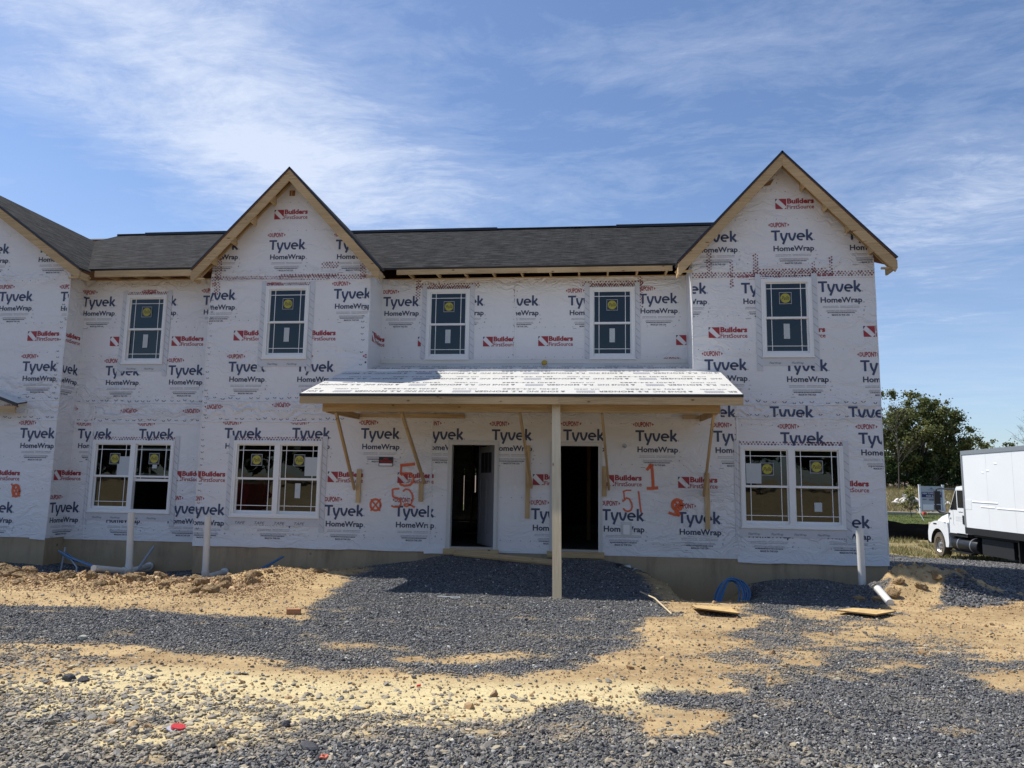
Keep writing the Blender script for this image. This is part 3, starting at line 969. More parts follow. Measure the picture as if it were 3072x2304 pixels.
wall_x(X0, 0, YL, ZB + 0.05, 5.855, 1)
wall_x(XL, 0, YL, ZB, 6.0, -1)
wall_x(XM, 0, YM, 3.3, 5.885, 1)
wall_x(XR, 0, YM, 3.3, 5.885, -1)
wall_x(XE, 0, 10.2, ZB, 6.1, 1)
# gable end wall on the right side and the back wall
wrap.face([(XE, 0.3, 6.0), (XE, 10.2, 6.0), (XE, 5.2, 8.3)], 'house wrap')
BACK = [(-4.10, -4.03, .3, 1.6), (-3.62, -3.605, .5, 1.9), (-3.24, -3.21, 1.1, 1.9), (1.15, 1.5, .9, 1.7)]  # slots for light slivers, and an unseen opening added to light the right room
cells = [[(-16.2, ZB), (XE, ZB), (XE, 6.05), (-16.2, 6.05)]]
for hh_ in BACK:
    cells = sub_rect(cells, hh_)
for c_ in cells:
    wrap.face([(a, 10.2, b_) for a, b_ in c_][::-1], 'house wrap')
# a flap of wrap hanging loose over the inner corner on the left
wrap.face([(X0 - 0.35, -0.012, 0.12), (X0 + 0.004, -0.014, 0.10), (X0 + 0.004, -0.013, 0.5), (X0 - 0.35, -0.012, 0.5)], 'house wrap')
# small ragged skirts along the lower edge
for (a, b_, y, dz) in ((XL, -2.54, 0.0, 0.0), (-2.6, -2.18, 0.0, -0.035), (XR + 0.75, XE, 0.0, -0.05)):
    n = max(2, int((b_ - a) / 0.25))
    top = [(a + (b_ - a) * i / n, y - 0.006, ZB + 0.14) for i in range(n + 1)]
    bot = [(a + (b_ - a) * i / n, y - 0.012 - random.uniform(0, .012), ZB + dz - 0.012 + random.uniform(-.012, .01)) for i in range(n + 1)]
    for i in range(n):
        wrap.face([bot[i], bot[i + 1], top[i + 1], top[i]], 'house wrap')


def put(polys, mat, wall, ox, oz, sc, layer=0, region=None, flip=1, to3=None, lift=0.004):
    """print flat polygons on a wall, trimmed to the wall's outline and its openings"""
    rg, y = REG[wall]
    rg = region or rg
    hs_ = holes_at(y)
    rx0, rx1 = min(p[0] for p in rg), max(p[0] for p in rg)
    for p in polys:
        q = [(ox + flip * a * sc, oz + flip * b_ * sc) for a, b_ in p]
        ar = sum(q[i][0] * q[(i + 1) % len(q)][1] - q[(i + 1) % len(q)][0] * q[i][1] for i in range(len(q)))
        if ar < 0:
            q = q[::-1]
        q = clip_convex(q, rg)
        if not q:
            continue
        qs = [q]
        for hh_ in hs_:
            qs = sub_rect(qs, hh_)
        for r_ in qs:
            yy = y - lift - layer * 0.0006
            wrap.face([(to3(a, b_, yy) if to3 else (a, yy, b_)) for a, b_ in r_], mat)


def cut(wall, x0=None, x1=None, z0=None, z1=None):
    rg = REG[wall][0]
    if x0 is not None:
        rg = clip_half(rg, -1, 0, -x0)
    if x1 is not None:
        rg = clip_half(rg, 1, 0, x1)
    if z0 is not None:
        rg = clip_half(rg, 0, -1, -z0)
    if z1 is not None:
        rg = clip_half(rg, 0, 1, z1)
    return rg


SEAM_M, SEAM_P, SEAM_R = -0.98, -2.53, 3.45
Z1, Z2 = 3.09, 2.66      # the band where the two sheets overlap
ret_left = lambda a, b_, yy: (X0 + 0.004, YL + (a - X0), b_)
ret_mid = lambda a, b_, yy: (XM + 0.004, YM + (a - XM), b_)
RETL = [(X0 - YL, ZB + .05), (X0, ZB + .05), (X0, 5.84), (X0 - YL, 5.84)]
RETM = [(XM - YM, 3.3), (XM, 3.3), (XM, 5.87), (XM - YM, 5.87)]


def stamp(items, wall, x, z, sc):
    wk = wall[0]
    rgs = []
    if wall == 'Ma':
        rgs = [(cut('M', x1=SEAM_M), None)]
    elif wall == 'Mb':
        rgs = [(cut('M', x0=SEAM_M), None)]
    elif wk == 'P' and z > 1.9:
        wk = 'R' if x > 2.9 else 'P'
        if x < -2.5:
            rgs = [(cut('P', x0=SEAM_P), None)]
        elif x > 2.9:
            rgs = [(cut('R', x1=SEAM_R), None)]
        else:
            rgs = [(REG['P'][0], None)]
    elif wk == 'R' and z < 2.9:
        rgs = [(cut('R', x0=SEAM_R if 3.0 < x < 3.45 else None), None)]
    elif wk in 'GP' and z < 3.0:
        rgs = [(gable_region(XL, XM, LGX, ZB), None)] if wk == 'G' else [(REG['P'][0], None)]
        if wk == 'G' and x > -4.8:
            rgs.append((REG['P'][0], None))
        if wk == 'P' and x > 1.5:
            rgs.append((REG['R'][0], None))
    else:
        rgs = [(REG[wk][0], None)]
        if wk == 'P' and x > 1.5:
            rgs.append((REG['R'][0], None))
    if wk == 'L' and x < X0:
        rgs.append((RETL, ret_left))
    if wk == 'M' and x < XM:
        rgs.append((RETM, ret_mid))
    for rg, t3 in rgs:
        for mat, polys, ly in items:
            put(polys, mat, wk, x, z, sc, ly, rg, 1, t3, 0.004)


random.seed(3)
for wall, x, z in BLOCKS:
    stamp(block_polys(), wall, x, z, CAP)
for wall, x, z in TROW:
    for mat, polys, ly in block_polys(True):
        put(polys, mat, 'R', x, z, CAP, ly, cut('R', x0=XR + 0.5, z0=2.77, z1=3.02))
for wall, x, z in BFS:
    stamp(bfs_polys(), wall, x, z - 0.5 * 0.213, 0.213)
for wall, x, z in UPS:
    for mat, polys, ly in block_polys()[len(WORD) + 1:len(WORD) + 3]:
        put(polys, mat, wall, x + 0.7 * CAP, z + 1.52 * CAP, CAP, 0, None, -1)


# fasteners in rows, stapled seams, dotted tape
def marks(wall, pts, size, mat, shape='dot', region=None, lift=0.0052):
    for x, z in pts:
        s_ = size * random.uniform(0.7, 1.25)
        if shape == 'dot':
            p = [(x - s_, z), (x, z - s_), (x + s_, z), (x, z + s_)]
            put([p], mat, wall, 0, 0, 1, 0, region, 1, None, lift)
        else:
            a = random.uniform(0.5, 1.0) * (1 if random.random() < .85 else -1)
            t_ = 0.011
            for sg in (-1, 1):
                put([[(x, z), (x + t_ * sg, z - t_ * .3), (x + sg * (s_ + t_), z + a * s_), (x + sg * s_, z + a * s_ + t_)][::sg]], mat, wall, 0, 0, 1, 0, region, 1, None, lift)


def row(x0, x1, z, step, jx=0.01, jz=0.008):
    n = int((x1 - x0) / step)
    return [(x0 + (i + .5) * step + random.uniform(-jx, jx), z + random.uniform(-jz, jz)) for i in range(n)]


for wall, x0, x1, zz in (('F', -14.5, X0, (6.75, 5.72, 4.75, 4.1, 3.21, 2.84, 1.83, 1.16, .32)), ('L', X0, XL, (5.75, 4.75, 4.1, 3.2, 2.84, 1.83, 1.16, .32)),
                         ('G', XL, XM, (7.35, 6.73, 5.85, 4.77, 4.1, 3.21, 2.84, 1.83, 1.16, .32)), ('P', XM, XR, (2.63, 1.83, 1.16, .32)),
                         ('M', XM, XR, (5.78, 4.78, 4.12)), ('R', XR, XE, (7.3, 6.73, 5.82, 4.77, 4.1, 3.21, 2.62, 1.83, 1.16, .32))):
    for z in zz:
        marks(wall, row(x0, x1, z, 0.196), 0.0085, 'staple')
for wall, x0, x1 in (('F', -14, X0), ('L', X0, XL), ('G', XL, XM - .3), ('R', 3.3, XE)):
    marks(wall, row(x0, x1, Z1 - (.04 if wall == 'R' else 0), 0.165, .03, .02), 0.03, 'staple', 'v')
    marks(wall, row(x0, x1, Z2 + (.13 if wall == 'R' else 0), 0.165, .03, .02), 0.03, 'staple', 'v')
for (wall, xx, za, zb_) in (('G', XL + .06, .4, 5.6), ('M', SEAM_M, 3.9, 5.85), ('R', SEAM_R + .03, 1.9, 2.7), ('L', X0 + .45, 2.7, 3.1), ('F', X0 - .12, 3.2, 5.7), ('G', XM - .12, 3.8, 5.6)):
    marks(wall, [(xx + random.uniform(-.02, .02), za + i * .13) for i in range(int((zb_ - za) / .13))], 0.022, 'staple', 'v')


def dots(wall, x0, x1, z, rows=3, step=0.062, size=0.019, mat='tape dots', vert=False):
    pts = []
    for r_ in range(rows):
        n = int((x1 - x0) / step)
        for i in range(n + 1):
            u_ = x0 + (i + 0.5 * (r_ % 2)) * step + random.uniform(-.004, .004)
            v_ = z + (r_ - (rows - 1) / 2) * 0.037 + random.uniform(-.004, .004)
            pts.append((v_ if vert else u_, u_ if vert else v_))
    marks(wall, pts, size, mat)


dots('G', XL + .02, XM - .03, 5.68)
dots('G', 5.35, 6.25, XL + .14, 4, vert=True)
dots('G', 5.68, 5.95, XM - .16, 4, vert=True)
dots('G', -4.98, -4.62, 5.95, 4)
dots('G', -5.9, -4.6, 5.73, 2)
dots('R', XR + .02, XE - .03, 5.60)
dots('R', 4.0, 5.3, 5.66, 3)
dots('R', 5.6, 6.05, 3.02, 3, vert=True)
dots('R', 5.35, 5.9, 3.45, 2, vert=True)
dots('R', 5.55, 6.02, 3.92, 3, vert=True)
dots('R', 5.5, 5.85, 5.02, 2, vert=True)
dots('R', 5.6, 5.95, 5.35, 2, vert=True)
dots('M', -3.15, -1.75, 5.72)
dots('M', 5.45, 5.9, -3.12, 3, vert=True)
dots('M', .5, 1.75, 5.72)
dots('M', 5.2, 5.9, 1.72, 3, vert=True)
dots('R', 4.75, 5.45, 2.27, 2)
for x, y, z in twins:
    dots('L' if y else ('G' if x < 0 else 'R'), x - .02, x + WIN2[0] + .05, z + WIN2[1] + .045, 2)
for x, y, z in singles:
    dots({0.0: 'G' if x < 0 else 'R', YM: 'M', YL: 'L'}[y], x + .02, x + WIN1[0] - .02, z + WIN1[1] + .035, 2, step=.05)
# rounded folds of wrap at the outer corners, and lapped sheet edges
for x, y, z0_, z1_ in ((XL, 0.004, ZB, 5.8), (XR, 0.004, 3.7, 5.75), (XM, 0.004, 3.7, 5.8), (X0, 0.004, .15, 5.8), (XE, .004, ZB, 5.9)):
    n = int((z1_ - z0_) / .22)
    wrap.tube([(x + random.uniform(-.004, .004), y + random.uniform(-.003, .003), z0_ + (z1_ - z0_) * i / n) for i in range(n + 1)], [.013 * random.uniform(.8, 1.3) for _ in range(n + 1)], 'house wrap', 8, cap=False)
for x, y, z0_, z1_ in ((SEAM_P, 0, ZB, Z2), (SEAM_M, YM, 3.9, 5.86), (SEAM_R, 0, ZB, Z2 + .1), (X0 + .42, YL, ZB, Z1)):
    n = int((z1_ - z0_) / .2)
    e_ = [(x + random.uniform(-.012, .012), z0_ + (z1_ - z0_) * i / n) for i in range(n + 1)]
    for i in range(n):
        (a, za), (b2, zb3) = e_[i], e_[i + 1]
        wrap.face([(a, y - .002, za), (a + .016, y - .013, za), (b2 + .016, y - .013, zb3), (b2, y - .002, zb3)], 'house wrap', smooth=True)
        wrap.face([(a + .016, y - .013, za), (a + .05, y - .003, za), (b2 + .05, y - .003, zb3), (b2 + .016, y - .013, zb3)], 'house wrap', smooth=True)
for xa, xb, y, zz in ((X0, XL, YL, Z1), (X0, XL, YL, Z2), (XL, XM - .45, 0, Z1), (XL, XM - .45, 0, Z2), (3.3, XE, 0, Z1 - .04), (3.5, XE, 0, Z2 + .13), (-14, X0, 0, Z1), (-14, X0, 0, Z2), (XL, XM, 0, 5.66), (XR, XE, 0, 5.56)):
    n = int((xb - xa) / .2)
    e_ = [(xa + (xb - xa) * i / n, zz - .045 + random.uniform(-.014, .014)) for i in range(n + 1)]
    for i in range(n):
        (xa2, za), (xb2, zb3) = e_[i], e_[i + 1]
        wrap.face([(xa2, y - .0105, za), (xb2, y - .0105, zb3), (xb2, y - .003, zb3 + .035), (xa2, y - .003, za + .035)], 'house wrap', smooth=True)
        wrap.face([(xa2, y - .002, za - .004), (xb2, y - .002, zb3 - .004), (xb2, y - .0105, zb3), (xa2, y - .0105, za)], 'house wrap', smooth=True)
WRAPOB = wrap.build('house_wrap', HOUSE)

# spray-painted marks
groups_ = []
for nm, wd_, pts in SPRAY:
    if not groups_ or groups_[-1][0] != nm:
        groups_.append((nm, []))
    groups_[-1][1].append((wd_, pts))
for nm, strokes_ in groups_:
    sp_ = MB()
    cov_ = []
    for i_, (wd_, pts) in enumerate(strokes_):
        pts = [Vector(p) for p in pts]
        rw = wd_ * .46
        yy = -0.0085 - 0.0007 * i_
        rows = []
        for i, p in enumerate(pts):
            d = (pts[min(i + 1, len(pts) - 1)] - pts[max(i - 1, 0)]).normalized()
            n = Vector((-d.y, d.x))
            rows.append([p + n * rw * k for k in (-1.9, -.55, .55, 1.9)])
        for i in range(len(rows) - 1):
            for k in range(3):
                q = [rows[i][k], rows[i + 1][k], rows[i + 1][k + 1], rows[i][k + 1]]
                sp_.face([(a.x, yy, a.y) for a in q][::-1], 'spray paint')
                cv = [0.0, 0.80, 0.80, 0.0]
                cov_ += [cv[k], cv[k], cv[k + 1], cv[k + 1]][::-1]
    sp_.attr = {'cover': cov_}
    sp_.build('spray_paint_mark', HOUSE)

# foundation
fd = MB()
PZ = -1.1
outl = [(-16.2, 0.015), (X0 - .015, 0.015), (X0 - .015, YL + .015), (XL + .015, YL + .015), (XL + .015, 0.015), (XE - .015, 0.015), (XE - .015, 10.2), (-16.2, 10.2)]
for i in range(len(outl)):
    (xa, ya), (xb, yb) = outl[i], outl[(i + 1) % len(outl)]
    n = max(1, int(math.hypot(xb - xa, yb - ya) / 1.2))
    for k in range(n):
        p, q = (xa + (xb - xa) * k / n, ya + (yb - ya) * k / n), (xa + (xb - xa) * (k + 1) / n, ya + (yb - ya) * (k + 1) / n)
        fd.face([(p[0], p[1], PZ), (q[0], q[1], PZ), (q[0], q[1], ZB + .1), (p[0], p[1], ZB + .1)], 'concrete')
for x in (-5.0, -2.6, 1.9, 4.3):            # formwork joints
    fd.box(x - .006, x + .006, 0.009, 0.02, PZ, ZB, 'concrete')
fd.build('foundation', HOUSE)

# interior: floors, ceilings, partition studs (only glimpsed through the openings)
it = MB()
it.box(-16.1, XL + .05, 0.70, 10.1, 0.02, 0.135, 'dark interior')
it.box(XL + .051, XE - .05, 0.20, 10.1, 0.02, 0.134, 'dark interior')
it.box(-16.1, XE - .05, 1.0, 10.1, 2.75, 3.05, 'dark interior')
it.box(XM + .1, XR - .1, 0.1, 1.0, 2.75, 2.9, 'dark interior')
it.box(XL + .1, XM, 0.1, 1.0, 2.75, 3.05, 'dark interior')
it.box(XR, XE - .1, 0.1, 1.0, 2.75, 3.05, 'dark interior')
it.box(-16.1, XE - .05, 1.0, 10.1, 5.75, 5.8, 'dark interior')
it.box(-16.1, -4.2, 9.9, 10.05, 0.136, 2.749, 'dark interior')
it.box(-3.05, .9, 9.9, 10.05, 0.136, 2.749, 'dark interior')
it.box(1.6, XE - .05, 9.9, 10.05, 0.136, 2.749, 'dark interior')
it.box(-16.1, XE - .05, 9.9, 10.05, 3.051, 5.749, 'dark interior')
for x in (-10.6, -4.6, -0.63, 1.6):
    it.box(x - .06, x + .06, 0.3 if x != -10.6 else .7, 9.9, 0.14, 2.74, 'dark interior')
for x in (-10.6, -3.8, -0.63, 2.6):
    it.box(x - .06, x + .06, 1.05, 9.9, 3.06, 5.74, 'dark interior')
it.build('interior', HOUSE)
def stud(p0, p1, up):
    st_ = MB()
    st_.board(p0, p1, .09, .038, 'lumber dark', up=up)
    st_.build('wall_stud', HOUSE)


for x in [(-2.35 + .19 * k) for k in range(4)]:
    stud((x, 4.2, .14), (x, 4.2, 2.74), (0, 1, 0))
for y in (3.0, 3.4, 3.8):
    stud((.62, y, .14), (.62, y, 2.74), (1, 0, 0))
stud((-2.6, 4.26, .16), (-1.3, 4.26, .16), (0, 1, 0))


# windows
def sticker(parent, cx, cy, cz, s_, name='sticker'):
    m_ = MB()
    m_.box(cx - s_, cx + s_, cy - .001, cy, cz - s_, cz + s_, 'paper')
    k = s_ * .93
    m_.box(cx - k, cx + k, cy - .0025, cy - .0014, cz - k, cz + k, 'sticker black')
    r_ = s_ * .80
    m_.face([(cx + r_ * math.cos(a * math.pi / 14), cy - .0034, cz + r_ * math.sin(a * math.pi / 14)) for a in range(28)], 'sticker yellow')
    for p in fit_text('Pella', cx - r_ * .82, cz - r_ * .42, r_ * 1.64, r_ * .86, 0.004, 0.35):
        m_.face([(a, cy - .0042, b_ + (a - cx) * .12) for a, b_ in p], 'sticker black')
    return m_.build(name, parent)


def slip(parent, x0, x1, z0, z1, y):
    m_ = MB()
    m_.box(x0, x1, y - .0012, y, z0, z1, 'paper')
    return m_.build('paper_slip', parent)


def window(x, y, z, wdt, hgt, units, extra):
    yf, yb = y - 0.030, y + 0.07
    fr = MB()
    tw = 0.075
    # brickmould frame, butt-jointed
    fr.box(x, x + tw, yf, yb, z, z + hgt, 'white vinyl')
    fr.box(x + wdt - tw, x + wdt, yf, yb, z, z + hgt, 'white vinyl')
    fr.box(x + tw, x + wdt - tw, yf, yb, z + hgt - tw, z + hgt, 'white vinyl')
    fr.box(x + tw, x + wdt - tw, yf, yb, z, z + .085, 'white vinyl')
    fr.box(x - .012, x + wdt + .012, yf - .012, yf - .001, z + .002, z + .03, 'white vinyl')
    # stepped lip
    for (a, b_, c_, d) in ((x + .018, x + .03, z + .04, z + hgt - .02), (x + wdt - .03, x + wdt - .018, z + .04, z + hgt - .02)):
        fr.box(a, b_, yf - .008, yf - .001, c_, d, 'white vinyl')
    fr.box(x + .03, x + wdt - .03, yf - .008, yf - .001, z + hgt - .032, z + hgt - .02, 'white vinyl')
    uw = (wdt - 2 * tw - (.11 if units == 2 else 0)) / units
    if units == 2:
        fr.box(x + tw + uw, x + tw + uw + .11, yf + .004, yb, z + .085, z + hgt - tw, 'white vinyl')
    W_ = fr.build('window', HOUSE)
    for u_ in range(units):
        ux = x + tw + u_ * (uw + .11)
        z0, z1 = z + .085, z + hgt - tw
        zm = z0 + (z1 - z0) * .5
        lift = extra.get('open', {}).get(u_, 0.0)
        for which, (a, b_, ys) in dict(upper=(zm - .02, z1, y + .005), lower=(z0 + lift, zm + .02 + lift, y + .036)).items():
            sm_ = MB()
            st = .026
            rb, rt = (.042, .024) if which == 'upper' else (.055, .042)
            sm_.box(ux, ux + st, ys, ys + .028, a, b_, 'white vinyl')
            sm_.box(ux + uw - st, ux + uw, ys, ys + .028, a, b_, 'white vinyl')
            sm_.box(ux + st, ux + uw - st, ys, ys + .028, a, a + rb, 'white vinyl')
            sm_.box(ux + st, ux + uw - st, ys, ys + .028, b_ - rt, b_, 'white vinyl')
            if which == 'lower':
                for kx in (.28, .72):
                    sm_.box(ux + uw * kx - .03, ux + uw * kx + .03, ys - .012, ys - .0005, b_ - .028, b_ - .006, 'white vinyl')
            sm_.build('sash', W_)
            g0, g1, gx0, gx1 = a + rb, b_ - rt, ux + st, ux + uw - st
            pn = MB()
            pn.face([(gx0 - .004, ys + .014, g0 - .004), (gx1 + .004, ys + .014, g0 - .004), (gx1 + .004, ys + .014, g1 + .004), (gx0 - .004, ys + .014, g1 + .004)], 'window glass')
            pn.build('pane', W_)
            gr = MB()
            yg = ys + .006
            mg, mt = .10, .0065
            gr.box(gx0 + mg - mt, gx0 + mg + mt, yg, yg + .005, g0, g1, 'white vinyl')
            gr.box(gx1 - mg - mt, gx1 - mg + mt, yg, yg + .005, g0, g1, 'white vinyl')
            zz = g1 - mg if which == 'upper' else g0 + mg
            gr.box(gx0, gx1, yg - .0015, yg + .0035, zz - mt, zz + mt, 'white vinyl')
            gr.build('grille', W_)
            if which == 'upper':
                so = extra.get('stick', {}).get(u_, (0.5, 0.60))
                sticker(W_, gx0 + (gx1 - gx0) * so[0], ys + .0025, g0 + (g1 - g0) * so[1], .118)
            for (uu, wh, fx, fz, sw, sh) in extra.get('slips', ()):
                if uu == u_ and wh == which:
                    cx, cz = gx0 + (gx1 - gx0) * fx, g0 + (g1 - g0) * fz
                    slip(W_, cx - sw / 2, cx + sw / 2, cz - sh / 2, cz + sh / 2, ys + .0045)
    # flashing tape round the opening lies on the wrap
    tp = MB()
    ya, yb2 = y - .0105, y - .0085
    tp.box(x - .105, x - .002, ya, yb2, z - .26, z + hgt + .10, 'flashing tape')
    tp.box(x + wdt + .002, x + wdt + .105, ya, yb2, z - .26, z + hgt + .10, 'flashing tape')
    tp.box(x - .001, x + wdt + .001, ya + .001, yb2, z - .155, z - .001, 'flashing tape')
    if y == YM:
        tp.v = [(a, b_, max(c_, 3.9)) for a, b_, c_ in tp.v]
    for sx in (x - .105, x + wdt + .002):
        n = int((hgt + .2) / .155)
        for k in range(n):
            zz = z - .18 + k * .155
            if y == YM and zz < 3.95:
                continue
            dx = .085 if sx < x else .085
            q = stroke([(sx + .012, zz + .075), (sx + .012 + dx, zz)], .012)[0]
            tp.face([(a, ya - .001, b_) for a, b_ in q][::-1], 'grey ink')
    for k in range(int(wdt / .42)):
        if y != YM:
            for p in fit_text('FlexWrap' if x != -6.671 else 'TAPE', x + .12 + k * .42, z - .135, .22, .055, 0.0, 0.3):
                tp.face([(a, ya - .0012, b_) for a, b_ in p], 'staple')
    tp.build('flashing_tape', W_)
    return W_


SL = (0, 'lower', .5, .62, .115, .30)
for (x, y, z), lb, off in zip(singles, ('upstairs window in the left gable', 'upstairs window in the right gable', 'upstairs window left of the middle seam', 'upstairs window right of the middle seam', 'upstairs window in the left recess'), (.51, .48, .52, .5, .5)):
    W_ = window(x, y, z, *WIN1, 1, {'stick': {0: (off, .56)}, 'slips': [SL]})
window(*twins[0], *WIN2, 2, {'stick': {0: (.52, .55), 1: (.50, .55)}, 'slips': [(1, 'upper', .83, .36, .26, .38), (1, 'lower', .48, .66, .115, .30)]})
window(*twins[1], *WIN2, 2, {'stick': {0: (.53, .47), 1: (.50, .55)}, 'slips': [(0, 'upper', .20, .34, .28, .38), (1, 'lower', .52, .44, .14, .17)]})
window(*twins[2], *WIN2, 2, {'stick': {0: (.55, .54), 1: (.53, .56)}, 'slips': [(0, 'upper', .82, .30, .28, .42), (1, 'upper', .56, .30, .1, .08)], 'open': {1: .60}})


# doorways
def doorway(xa, xb):
    m_ = MB()
    tw = 0.082
    m_.box(xa, xa + tw, -.028, .14, DZ0, DZ1, 'primed trim')
    m_.box(xb - tw, xb, -.028, .14, DZ0, DZ1, 'primed trim')
    m_.box(xa + tw, xb - tw, -.028, .14, DZ1 - tw, DZ1, 'primed trim')
    m_.box(xa + tw, xb - tw, -.02, .16, DZ0 + .001, DZ0 + .035, 'truck trim')
    for a, b_ in ((xa + .02, xa + .03), (xb - .03, xb - .02)):
        m_.box(a, b_, -.036, -.029, DZ0 + .01, DZ1 - .03, 'primed trim')
    o_ = m_.build('door_frame', HOUSE)
    s2 = MB()
    s2.board((xa - .04, -.03, DZ0 - .058), (xb + .03, -.03, DZ0 - .058), .112, .05, 'lumber')
    s2.build('sill_board', o_)
    for xx in (xa + .12, xb - .14):
        pass
    return o_


doorway(*doors[0])
doorway(*doors[1])
# the left door leaf stands open, swung inwards on its right jamb
dl = MB()
hx, hy = doors[0][1] - .085, .10
ang = R(119)
du, dn = Vector((math.cos(ang), math.sin(ang), 0)), Vector((math.cos(ang + math.pi / 2), math.sin(ang + math.pi / 2), 0))


def leaf(mb_, u0, u1, z0, z1, t0, t1, mat):
    c_ = Vector((hx, hy, 0)) + du * (u0 + u1) / 2 + dn * (t0 + t1) / 2 + Vector((0, 0, (z0 + z1) / 2))
    mb_.obox(c_, du * (u1 - u0) / 2, dn * (t1 - t0) / 2, Vector((0, 0, (z1 - z0) / 2)), mat)


zb_, zt_ = DZ0 + .04, DZ1 - .09
LW = .86
leaf(dl, 0.0, LW, zb_, zt_, -.022, .022, 'door paint')
for sd in (-1, 1):
    a, b_ = sorted((sd * .0225, sd * .031))
    leaf(dl, .0, .12, zb_, zt_, a, b_, 'door paint')
    leaf(dl, LW - .12, LW, zb_, zt_, a, b_, 'door paint')
    leaf(dl, .1205, LW - .1205, zb_, zb_ + .22, a, b_, 'door paint')
    leaf(dl, .1205, LW - .1205, zt_ - .12, zt_, a, b_, 'door paint')
    leaf(dl, .1205, LW - .1205, zt_ - .66, zt_ - .54, a, b_, 'door paint')
    leaf(dl, LW / 2 - .05, LW / 2 + .05, zb_ + .2205, zt_ - .6605, a, b_, 'door paint')
DL = dl.build('door', HOUSE)
for k in range(3):
    lt = MB()
    u0 = .13 + k * .21
    for sd in (-1, 1):
        a, b_ = sorted((sd * .0228, sd * .0275))
        leaf(lt, u0, u0 + .18, zt_ - .535, zt_ - .125, a, b_, 'black')
    lt.build('door_lite', DL)
for zz in (.42, 1.15, 1.9):
    hg = MB()
    hg.box(hx + .002, hx + .03, hy - .112, hy - .095, zz, zz + .1, 'black')
    hg.build('hinge', DL)

# small fittings on the wall
jb = MB()
cx, cz = 1.33, 2.19
ring = [(cx + .062 * math.cos(k * math.pi / 10), -.02, cz + .062 * math.sin(k * math.pi / 10)) for k in range(20)]
jb.tube([(cx, -.002, cz), (cx, -.03, cz)], .06, 'sign white', 20)
jb.tube([(cx, -.0305, cz), (cx, -.031, cz)], .048, 'truck trim', 18)
for a in (0.4, 1.9, 3.6, 5.0):
    jb.tube([(cx + .012 * math.cos(a), -.034, cz + .012 * math.sin(a)), (cx + .04 * math.cos(a), -.045, cz + .04 * math.sin(a))], .006, 'black' if a > 2 else 'paper', 6)
jb.build('electrical_box', HOUSE)
vb = MB()
vb.box(1.28, 1.44, -.026, -.003, .47, .70, 'primed trim')
vb.box(1.30, 1.42, -.036, -.0265, .495, .675, 'white vinyl')
vb.box(1.255, 1.465, -.0095, -.0075, .44, .73, 'flashing tape')
vb.build('utility_block', HOUSE)
bx = MB()
bx.box(-5.79, -5.67, -.012, -.003, 7.50, 7.62, 'soffit board')
bx.box(-5.75, -5.735, -.018, -.0125, 7.5, 7.62, 'lumber')
bx.build('wrap_tear', HOUSE)
bx = MB()
bx.face([(4.08, -.008, 7.42), (4.25, -.008, 7.44), (4.33, -.008, 7.58), (4.22, -.008, 7.52)], 'lumber dark')
bx.build('wrap_tear', HOUSE)

# ------------------------------------------------------------------ roofs
def slab(mb_, poly, thk, top, under, edge, lay=0.0):
    """flat roof panel: poly seen from above counter-clockwise"""
    P_ = [Vector(p) for p in poly]
    n = (P_[1] - P_[0]).cross(P_[2] - P_[0]).normalized()
    if n.z < 0:
        P_ = P_[::-1]
        n = -n
    h = Vector((0, 0, 1)).cross(n)
    h = h.normalized() if h.length > 1e-4 else Vector((1, 0, 0))
    up = n.cross(h).normalized()
    up = up if up.z >= 0 else -up
    uv = [(p.dot(h), p.dot(up)) for p in P_]
    Q = [p - n * thk for p in P_]
    mb_.face(P_, top, uv)
    mb_.face(Q[::-1], under)
    m_ = len(P_)
    for i in range(m_):
        j = (i + 1) % m_
        mb_.face([P_[i], Q[i], Q[j], P_[j]], edge)
    return n


def slab_sub(mb_, poly, thk, top, under, edge):
    slab(mb_, poly, thk, top, under, edge)


YR, ZRIDGE = 5.2, 8.50
mr = MB()
EM, EL = (0.45, 6.00), (0.07, 5.975)           # eave edges: y, z
sM = (ZRIDGE - EM[1]) / (YR - EM[0])
yrl = 4.98
sL = (8.5 - EL[1]) / (yrl - EL[0])
XB = -7.6
slab(mr, [(XB, EM[0], EM[1]), (XE + .3, EM[0], EM[1]), (XE + .3, YR, ZRIDGE), (XB, YR, ZRIDGE)], .045, 'shingles', 'soffit board', 'drip edge')
slab(mr, [(FGX, EL[0], EL[1]), (XB - .002, EL[0], EL[1]), (XB - .002, yrl, 8.5), (FGX, yrl, 8.5)], .045, 'shingles', 'soffit board', 'drip edge')
slab(mr, [(-17, YR + .001, ZRIDGE - .001), (XE + .3, YR + .001, ZRIDGE - .001), (XE + .3, 10.7, 5.75), (-17, 10.7, 5.75)], .045, 'shingles', 'soffit board', 'drip edge')
ROOF = mr.build('roof', HOUSE)
# ridge vents in lengths
for a, b_, yy in ((-12.3, XB - .05, yrl), (XB + .05, -1.95, YR), (1.35, 6.3, YR)):
    rv = MB()
    rv.box(a, b_, yy - .14, yy + .14, ZRIDGE - .045, ZRIDGE + .026, 'drip edge')
    rv.build('ridge_vent', ROOF)
rv = MB()
rv.box(-13.2, -12.3, yrl - .1, yrl + .12, ZRIDGE - .05, ZRIDGE + .012, 'shingles')
rv.build('ridge_cap', ROOF)
rv = MB()
rv.box(-1.95, 1.35, YR - .1, YR + .12, ZRIDGE - .05, ZRIDGE + .012, 'shingles')
rv.build('ridge_cap', ROOF)


